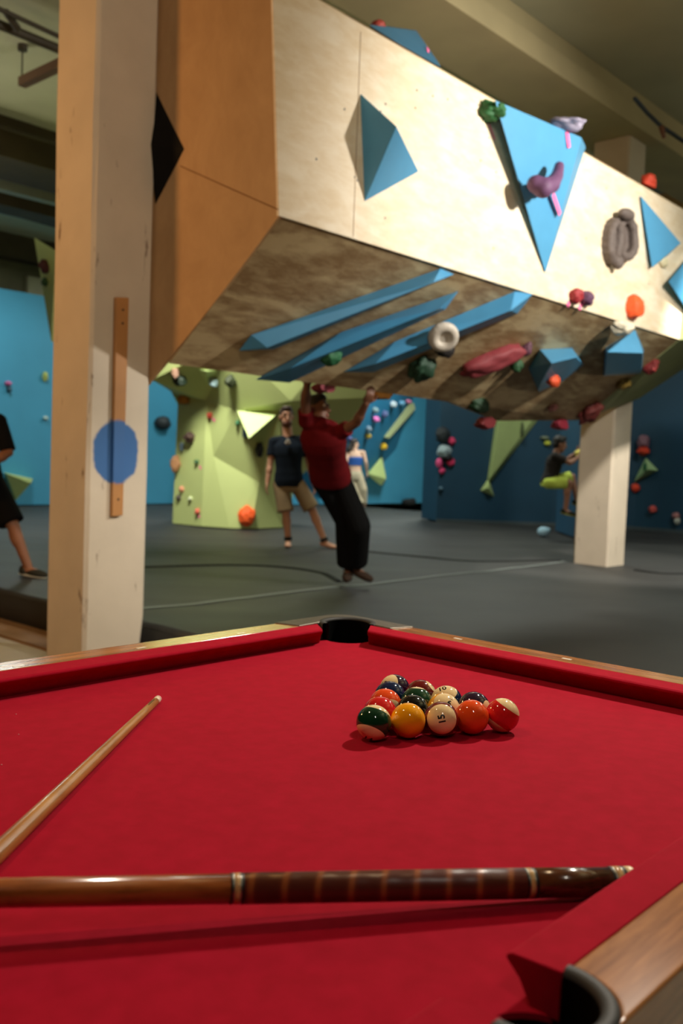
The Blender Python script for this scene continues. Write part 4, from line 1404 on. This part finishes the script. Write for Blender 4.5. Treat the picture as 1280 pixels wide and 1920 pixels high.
JC, JS = 0.036, 0.006
cushion((XD + 0.075, YN, 0), (0.631 - 0.055, YN, 0), (0, -1, 0), JC, JS)
cushion((0.631 + 0.055, YN, 0), (XN - 0.078, YN, 0), (0, -1, 0), JS, JC)
cushion((XD + 0.075, YC, 0), (0.631 - 0.047, YC, 0), (0, 1, 0), JC, JS)
cushion((0.631 + 0.047, YC, 0), (XN - 0.078, YC, 0), (0, 1, 0), JS - 0.006, JC)
cushion((XN, YC + 0.078, 0), (XN, YN - 0.078, 0), (-1, 0, 0), JC, JC)
cushion((XD, YC + 0.078, 0), (XD, YN - 0.078, 0), (1, 0, 0), JC, JC)


# wood rails with round cut-outs at the pockets
def rail(outline, mat):
    return MB().prism([(x, y, ZC - 0.05) for x, y in outline], (0, 0, WZ - ZC + 0.05)).build('rail', mat, pt, bevel=0.004)


yA0, yA1 = YN + CW, YN + CW + RW
yC0, yC1 = YC - CW, YC - CW - RW
xB0, xB1 = XN + CW, XN + CW + RW
xD0, xD1 = XD - CW, XD - CW - RW


def side_arc(cx, cy, r, y_in, y_out, sgn, end):
    """points of the pocket bite between the inner rail edge and the outer edge for rails left (-1) or right (+1) of the pocket"""
    res = []
    for k in range(13):
        y = y_in + (y_out - y_in) * k / 12
        dy = y - cy
        dx = math.sqrt(max(0, r * r - dy * dy))
        res.append((cx + end * dx, y))
    return res


RS = 0.0605
for y0, y1, cy in ((yA0, yA1, PKT[4][1]), (yC0, yC1, PKT[5][1])):
    arcR = side_arc(0.631, cy, RS, y0, y1, 1, 1)
    rail(arcR + [(XN - 0.105, y1), (XN - 0.105, y0)], RAILX)
    arcL = side_arc(0.631, cy, RS, y0, y1, 1, -1)
    rail(arcL + [(XD + 0.105, y1), (XD + 0.105, y0)], RAILX)
rail([(xB0, YC + 0.105), (xB1, YC + 0.105), (xB1, YN - 0.105), (xB0, YN - 0.105)], RAILY)
rail([(xD0, YC + 0.105), (xD1, YC + 0.105), (xD1, YN - 0.105), (xD0, YN - 0.105)], RAILY)
# pocket liners with grey-black rims
RUB = M('charcoal rubber', (50, 50, 50), 0.6, 0.08, spec=0.3)
PBLK = M('pocket black', (5, 5, 5), 0.8, 0.1, spec=0.05)
for k, (cx, cy, r) in enumerate(PKT):
    corner = k < 4
    R2 = r + (0.018 if corner else 0.0145)
    cxm, cym = (0.6 if corner else 0.631), 0.975
    back = math.atan2(cy - cym, (cx - cxm) * (1.0 if corner else 0))
    if corner:
        back = math.atan2(1 if cy > cym else -1, 1 if cx > cxm else -1)
    half = math.radians(118 if corner else 96)
    lm = MB()
    n_ = 36
    prof = [(r, ZC - 0.16), (r, WZ - 0.001), (r + 0.003, WZ + 0.003), (R2 - 0.003, WZ + 0.003), (R2, WZ), (R2, ZC - 0.05)]
    vs, fs = [], []
    for i in range(n_ + 1):
        a0 = back - half + 2 * half * i / n_
        for rr, zz in prof:
            vs.append((cx + rr * math.cos(a0), cy + rr * math.sin(a0), zz))
    m_ = len(prof)
    for i in range(n_):
        for q in range(m_ - 1):
            fs.append((i * m_ + q, i * m_ + q + 1, (i + 1) * m_ + q + 1, (i + 1) * m_ + q))
    lo = lm.add(vs, fs).build('pocket_rim', RUB, pt, True)
    # dark leather bucket inside
    bk_ = MB().lathe((cx, cy, ZC - 0.17), (0, 0, 1), [(0, 0.02), (0.0, r + 0.003), (0.165, r + 0.003)], 28)
    bk_.f = [f for f in bk_.f if len(f) == 4] + [bk_.f[-2]]
    bk_.build('pocket_bucket', PBLK, pt, True)
    ib = MB()
    vs, fs = [], []
    for i in range(n_ + 1):
        a0 = back - half + 2 * half * i / n_
        for zz in (ZC - 0.16, WZ - 0.002):
            vs.append((cx + (r - 0.001) * math.cos(a0), cy + (r - 0.001) * math.sin(a0), zz))
    for i in range(n_):
        fs.append((i * 2, i * 2 + 1, i * 2 + 3, i * 2 + 2))
    ib.add(vs, fs).build('pocket_lining', PBLK, pt, True)
# metal corner castings
CAST = M('brushed pewter casting', (112, 106, 96), 0.45, 0.2, 90, metal=0.8)
for sx_, sy_ in ((1, 1), (-1, 1), (1, -1), (-1, -1)):
    k = {(1, 1): 0, (-1, 1): 1, (1, -1): 2, (-1, -1): 3}[(sx_, sy_)]
    cx, cy, r = PKT[k]
    ex, ey = (XN if sx_ > 0 else XD), (YN if sy_ > 0 else YC)
    R2 = r + 0.012
    ox, oy = ex + sx_ * (CW + RW + 0.004), ey + sy_ * (CW + RW + 0.004)
    ix, iy = ex + sx_ * CW, ey + sy_ * CW
    pts = [(ex - sx_ * 0.105, iy), (ex - sx_ * 0.125, oy)]
    for q in range(9):
        a0 = math.pi / 2 * q / 8
        rr = 0.06
        pts.append((ox - sx_ * rr + sx_ * rr * math.sin(a0), oy - sy_ * rr + sy_ * rr * math.cos(a0)))
    pts += [(ox, ey - sy_ * 0.125), (ix, ey - sy_ * 0.105)]
    # inner bite round the pocket
    bite = []
    for q in range(25):
        a0 = math.radians(-70 + 230 * q / 24)
        x, y = cx + sx_ * R2 * math.cos(a0), cy + sy_ * R2 * math.sin(a0)
        if sx_ * (x - ix) > -0.0 or sy_ * (y - iy) > -0.0:
            bite.append((x, y))
    pts += bite
    MB().prism([(x, y, ZC - 0.06) for x, y in pts], (0, 0, WZ - ZC + 0.0625)).build('corner_casting', CAST, pt, bevel=0.003)
# inlaid sights
SIGHT = M('mother of pearl', (226, 220, 204), 0.3)
for k in range(1, 8):
    if k == 4:
        continue
    x = XN - (XN - XD) / 8 * k
    for y in (YN + 0.070, YC - 0.078):
        MB().obox((x, y, WZ), (0.011, 0, 0), (0, 0.004, 0), (0, 0, 0.0004)).build('sight', SIGHT, pt)
for k in range(1, 4):
    y = YN - (YN - YC) / 4 * k
    for x in (XN + 0.085, XD - 0.085):
        MB().obox((x, y, WZ), (0.004, 0, 0), (0, 0.011, 0), (0, 0, 0.0004)).build('sight', SIGHT, pt)
# body, apron, legs
BODY = woodgrain('table body wood', (80, 48, 28), (120, 76, 46), (4, 4, 30), 0.4)
for a, b in (((xD1, yC1 + 0.01, ZC - 0.22), (xB1, yC1 + 0.03, ZC - 0.052)), ((xD1, yA1 - 0.03, ZC - 0.22), (xB1, yA1 - 0.01, ZC - 0.052)),
             ((xD1 + 0.01, yC1 + 0.03, ZC - 0.22), (xD1 + 0.03, yA1 - 0.03, ZC - 0.052)), ((xB1 - 0.03, yC1 + 0.03, ZC - 0.22), (xB1 - 0.01, yA1 - 0.03, ZC - 0.052))):
    MB().box(a, b).build('apron', BODY, pt)
MB().box((xD1 + 0.03, yC1 + 0.03, ZC - 0.24), (xB1 - 0.03, yA1 - 0.03, ZC - 0.222)).build('undercarriage', BODY, pt)
for x in (XD + 0.15, XN - 0.15):
    for y in (YC + 0.12, YN - 0.12):
        MB().lathe((x, y, 0), (0, 0, 1), [(0, 0.05), (0.04, 0.06), (0.08, 0.045), (0.45, 0.07), (0.6, 0.08), (ZC - 0.24, 0.08)], 20).build('leg', BODY, pt, True)

# ------------------------------------------------------------------ balls
RB = 0.028575
CREAM = lin((240, 212, 160))


def ball_mat(name, col, stripe):
    m, nt, bs = nodes(name)
    tc = nt.nodes.new('ShaderNodeTexCoord')
    sx2 = nt.nodes.new('ShaderNodeSeparateXYZ')
    link(nt, tc.outputs['Object'], sx2.inputs[0])
    ab = nt.nodes.new('ShaderNodeMath')
    ab.operation = 'ABSOLUTE' if stripe else 'ADD'
    ab.inputs[1].default_value = 0.0
    link(nt, sx2.outputs[2], ab.inputs[0])
    mr = nt.nodes.new('ShaderNodeMapRange')
    t_ = RB * (0.54 if stripe else 0.88)
    mr.inputs['From Min'].default_value = t_ - 0.0002
    mr.inputs['From Max'].default_value = t_ + 0.0002
    link(nt, ab.outputs[0], mr.inputs['Value'])
    mx = nt.nodes.new('ShaderNodeMix')
    mx.data_type = 'RGBA'
    link(nt, mr.outputs[0], mx.inputs[0])
    mx.inputs[6].default_value = lin(col)
    mx.inputs[7].default_value = CREAM
    link(nt, mx.outputs[2], bs.inputs['Base Color'])
    bs.inputs['Roughness'].default_value = 0.07
    bs.inputs['Coat Weight'].default_value = 0.3
    bs.inputs['Coat Roughness'].default_value = 0.03
    return m


BC = {1: (240, 160, 16), 2: (14, 28, 66), 3: (206, 28, 32), 4: (44, 20, 46), 5: (232, 78, 28), 6: (14, 56, 34), 7: (104, 18, 20), 8: (12, 10, 12)}
BN = {1: 'yellow', 2: 'blue', 3: 'red', 4: 'purple', 5: 'orange', 6: 'green', 7: 'maroon', 8: 'black'}
BPOS = {12: (1.3508, 1.0714), 2: (1.3013, 1.0424), 13: (1.2522, 1.0129), 3: (1.2028, 0.9837), 14: (1.1531, 0.9548), 7: (1.3547, 1.0141), 6: (1.3051, 0.9851), 8: (1.2559, 0.9556), 10: (1.355, 0.9567),
        9: (1.3057, 0.9272), 4: (1.3559, 0.8992), 5: (1.3066, 0.8697), 15: (1.2552, 0.8954), 11: (1.3569, 0.8418), 1: (1.2064, 0.9264)}
# pole direction seen from the lens: right, up, towards; and the reading direction of its number
POLE = {14: (-.33, -.88, .33), 11: (.585, .807, .07), 15: (.06, .0, 1), 9: (.36, .42, .83), 10: (-.25, .8, .54), 12: (-.7, .35, .62), 13: (.25, -.6, .76), 3: (.2, -.9, -.3), 7: (.75, .62, .15), 6: (.1, .99, -.05),
        4: (.86, .0, .5), 5: (.3, -.9, -.2), 1: (-.2, -.9, -.3), 2: (.2, .3, -.9), 8: (-.6, -.6, -.5)}
READ = {15: (-.2, .98, 0), 9: (-.93, .35, 0), 10: (.95, .3, 0), 14: (.9, -.3, 0)}
INK = M('black number ink', (16, 14, 14), 0.3)


def number_mesh(txt, size):
    cu = bpy.data.curves.new('number', 'FONT')
    cu.body = txt
    cu.size = size
    cu.align_x = 'CENTER'
    cu.align_y = 'CENTER'
    cu.offset = size * 0.03
    cu.resolution_u = 4
    o = bpy.data.objects.new('number', cu)
    COL.objects.link(o)
    dg = bpy.context.evaluated_depsgraph_get()
    me = bpy.data.meshes.new_from_object(o.evaluated_get(dg))
    bpy.data.objects.remove(o)
    bm = bmesh.new()
    bm.from_mesh(me)
    bmesh.ops.triangulate(bm, faces=bm.faces)
    bmesh.ops.subdivide_edges(bm, edges=bm.edges, cuts=2, use_grid_fill=True)
    for v_ in bm.verts:
        x, y = v_.co.x, v_.co.y
        v_.co.z = math.sqrt(max(1e-9, RB * RB - x * x - y * y)) + 0.00008
    bm.to_mesh(me)
    bm.free()
    return me


WHERE = {14: 'green-striped pool ball at the near left corner of the rack', 1: 'solid yellow pool ball second from the left in the front row', 15: 'maroon-striped pool ball numbered 15 in the front row', 5: 'solid orange pool ball in the front row',
         11: 'red-striped pool ball at the right end of the rack', 3: 'solid red pool ball just behind the green-striped one', 8: 'solid black pool ball in the middle of the rack', 9: 'yellow-striped pool ball behind the ball numbered 15',
         4: 'solid dark purple pool ball behind the orange one', 13: 'orange-striped pool ball behind the solid red one', 6: 'solid dark green pool ball behind the black one', 10: 'blue-striped pool ball with its number 10 facing up',
         2: 'solid dark blue pool ball on the left side of the rack', 7: 'solid maroon pool ball at the back of the rack', 12: 'purple-striped pool ball at the far back corner of the rack'}
for num, (bx, by) in BPOS.items():
    c = V((bx, by, ZC + RB))
    tw = (CAMP - c).normalized()
    rg_ = (CR - tw * CR.dot(tw)).normalized()
    u_ = tw.cross(rg_).normalized()
    if u_.z < 0:
        u_ = -u_
    toW = lambda t3: rg_ * t3[0] + u_ * t3[1] + tw * t3[2]
    zz = toW(POLE[num]).normalized()
    xx = toW(READ.get(num, (1, 0, 0.1)))
    xx = (xx - zz * xx.dot(zz)).normalized()
    yy = zz.cross(xx)
    base = num if num <= 8 else num - 8
    bm = bmesh.new()
    bmesh.ops.create_uvsphere(bm, u_segments=64, v_segments=40, radius=RB)
    me = bpy.data.meshes.new('pool_ball')
    bm.to_mesh(me)
    bm.free()
    o = link_mesh('pool_ball', me, ball_mat('ball %d resin' % num, BC[base], num > 8), None, True)
    o.rotation_euler = Matrix((xx, yy, zz)).transposed().to_euler()
    o.location = c
    tag(o, WHERE[num], 'pool ball', 'pool balls racked on the red cloth')
    nm = link_mesh('number', number_mesh(str(num), 0.0155 if num > 8 else 0.014), INK, None)
    nm.parent = o
    if num in (9,):
        me2 = bpy.data.meshes.new('underline')
        mb2 = MB()
        for q in range(8):
            for yv in (-0.0092, -0.0079):
                x = -0.0042 + 0.0084 * q / 7
                mb2.v.append(V((x, yv, math.sqrt(RB * RB - x * x - yv * yv) + 0.0001)))
        mb2.f = [(2 * q, 2 * q + 2, 2 * q + 3, 2 * q + 1) for q in range(7)]
        ul = mb2.build('underline', INK)
        ul.parent = o

# ------------------------------------------------------------------ cues
SHAFT = woodgrain('maple shaft', (146, 94, 42), (186, 132, 70), (9, 9, 60), 0.3, 0.3)
c1 = thing('pool_cue', 'pale maple cue shaft pointing up the left side of the red cloth', 'pool cue', (0.5, 0.94, ZC))
tip = V((1.034, 1.364, ZC + 0.0065))
dirc = V((0.503 - 1.034, 0.937 - 1.364, 0)).normalized()


def sect(name, root, a0, d, prof, mat, seg=28):
    return MB().lathe(a0, d, prof, seg).build(name, mat, root, True)


Lc = 1.42
rr_ = lambda t: 0.0065 + 0.0085 * min(1, t / 1.3)
dc = (dirc + V((0, 0, 0.0064))).normalized()
sect('tip', c1, tip, dc, [(0, 0.001), (0.0, 0.0045), (0.003, 0.0063), (0.009, 0.0064)], M('chalky pale tip', (214, 170, 164), 0.8))
sect('ferrule', c1, tip, dc, [(0.009, 0.0064), (0.024, 0.0065)], M('ivory ferrule', (226, 206, 176), 0.4))
sect('shaft', c1, tip, dc, [(0.024, 0.0065)] + [(t_, rr_(t_)) for t_ in (0.1, 0.3, 0.5, 0.7, 0.74)], SHAFT)
sect('joint_ring', c1, tip, dc, [(0.74, rr_(0.74) + 0.0003), (0.755, rr_(0.755) + 0.0003)], STEEL)
sect('butt', c1, tip, dc, [(0.755, rr_(0.755)), (1.0, rr_(1.0)), (1.3, rr_(1.3)), (Lc, 0.015)], SHAFT)
mk = MB().obox(tip + dc * 0.055 + V((0, 0, 0.0066)) + dc.cross(UPV) * -0.001, dc * 0.02, dc.cross(UPV) * 0.0007, V((0, 0, 0.0004)))
mk.obox(tip + dc * 0.05 + V((0, 0, 0.0064)) + dc.cross(UPV) * 0.0018, dc * 0.012, dc.cross(UPV) * 0.0006, V((0, 0, 0.0004)))
mk.build('printed_mark', M('dark print', (70, 44, 22), 0.6), c1)

DKW = woodgrain('dark stained cue wood', (52, 24, 12), (96, 52, 28), (30, 30, 60), 0.22, 0.5)
MDW = woodgrain('reddish cue wood', (116, 58, 22), (160, 88, 40), (12, 12, 60), 0.2, 0.6)


def wrap_mat():
    m, nt, bs = nodes('brown leather wrap')
    tc = nt.nodes.new('ShaderNodeTexCoord')
    mp = nt.nodes.new('ShaderNodeMapping')
    mp.inputs['Rotation'].default_value = (0, 0, 0.95)
    link(nt, tc.outputs['Object'], mp.inputs['Vector'])
    w2 = nt.nodes.new('ShaderNodeTexWave')
    w2.inputs['Scale'].default_value = 10.0
    w2.inputs['Distortion'].default_value = 0.6
    w2.inputs['Detail'].default_value = 1
    link(nt, mp.outputs[0], w2.inputs['Vector'])
    link(nt, ramp(nt, w2.outputs[0], [(0.6, lin((84, 34, 24))), (0.86, lin((98, 42, 26))), (1.0, lin((146, 80, 40)))]), bs.inputs['Base Color'])
    bs.inputs['Roughness'].default_value = 0.38
    bump(nt, bs, w2.outputs[0], 0.4, 0.002)
    return m


c2 = thing('pool_cue', 'dark cue butt with a leather wrap lying across the near cloth', 'pool cue', (0.6, 0.7, ZC))
end = V((0.936, 0.414, ZC + 0.0152))
lef = V((0.424, 0.787, ZC + 0.040))
d2 = (lef - end).normalized()


def along(px):
    """distance along the cue under a picture column"""
    best = min(range(0, 900), key=lambda k: abs((lambda q: 640 + FPX * (q - CAMP).dot(CR) / (q - CAMP).dot(FWD))(end + d2 * (k * 0.001)) - px))
    return best * 0.001


r2 = lambda t: 0.0152 - 0.0016 * t / 0.65
RING1, RING2 = M('brass and ivory ring', (190, 150, 96), 0.3, 0.2, 200), M('pale ring', (206, 190, 160), 0.3)
marks = [along(1168), along(1140), along(1000), along(980), along(456), along(430)]
t1, t2, t3, t4, t5, t6 = marks
sect('bumper', c2, end, d2, [(-0.004, 0.006), (-0.004, 0.0125), (0.0, r2(0)), (t1, r2(t1))], M('cream butt cap', (226, 206, 160), 0.4))


def ring(t0, t1_):
    q = t1_ - t0
    for k, (a_, b_, m_) in enumerate(((0, 0.2, BLACK), (0.2, 0.32, STEEL), (0.32, 0.72, RING1), (0.72, 0.84, STEEL), (0.84, 1.0, BLACK))):
        sect('ring_band', c2, end, d2, [(t0 + q * a_, r2(t0) + 0.0002), (t0 + q * b_, r2(t1_) + 0.0002)], m_)


ring(t1, t2)
sect('butt_sleeve', c2, end, d2, [(t2, r2(t2)), (t3, r2(t3))], DKW)
ring(t3, t4)
sect('leather_wrap', c2, end, d2, [(t4, r2(t4) + 0.0003), (t4 + 0.05, r2(t4) + 0.0004), (t5, r2(t5) + 0.0003)], wrap_mat())
ring(t5, t6)
sect('forearm', c2, end, d2, [(t6, r2(t6)), (0.75, 0.0125), (0.8, 0.0118)], MDW)
sect('shaft', c2, end, d2, [(0.8, 0.0118), (1.1, 0.0095), (1.43, 0.0066)], SHAFT)
sect('ferrule', c2, end, d2, [(1.43, 0.0066), (1.45, 0.0065)], M('ivory ferrule', (226, 206, 176), 0.4))
sect('tip', c2, end, d2, [(1.45, 0.0064), (1.458, 0.005)], M('chalky pale tip', (214, 170, 164), 0.8))
# lint on the cloth
for px, py in ((35, 1378), (3, 1435), (30, 1340)):
    q = atz(px, py, ZC)
    tag(MB().ell(q + V((0, 0, 0.0008)), (0.0012, 0, 0), (0, 0.0009, 0), (0, 0, 0.0008), 8, 6).build('lint_speck', M('lint', (220, 160, 160), 0.9), None, True),
        'tiny pale lint speck on the red cloth at the left', 'lint', 'lint specks on the red cloth')
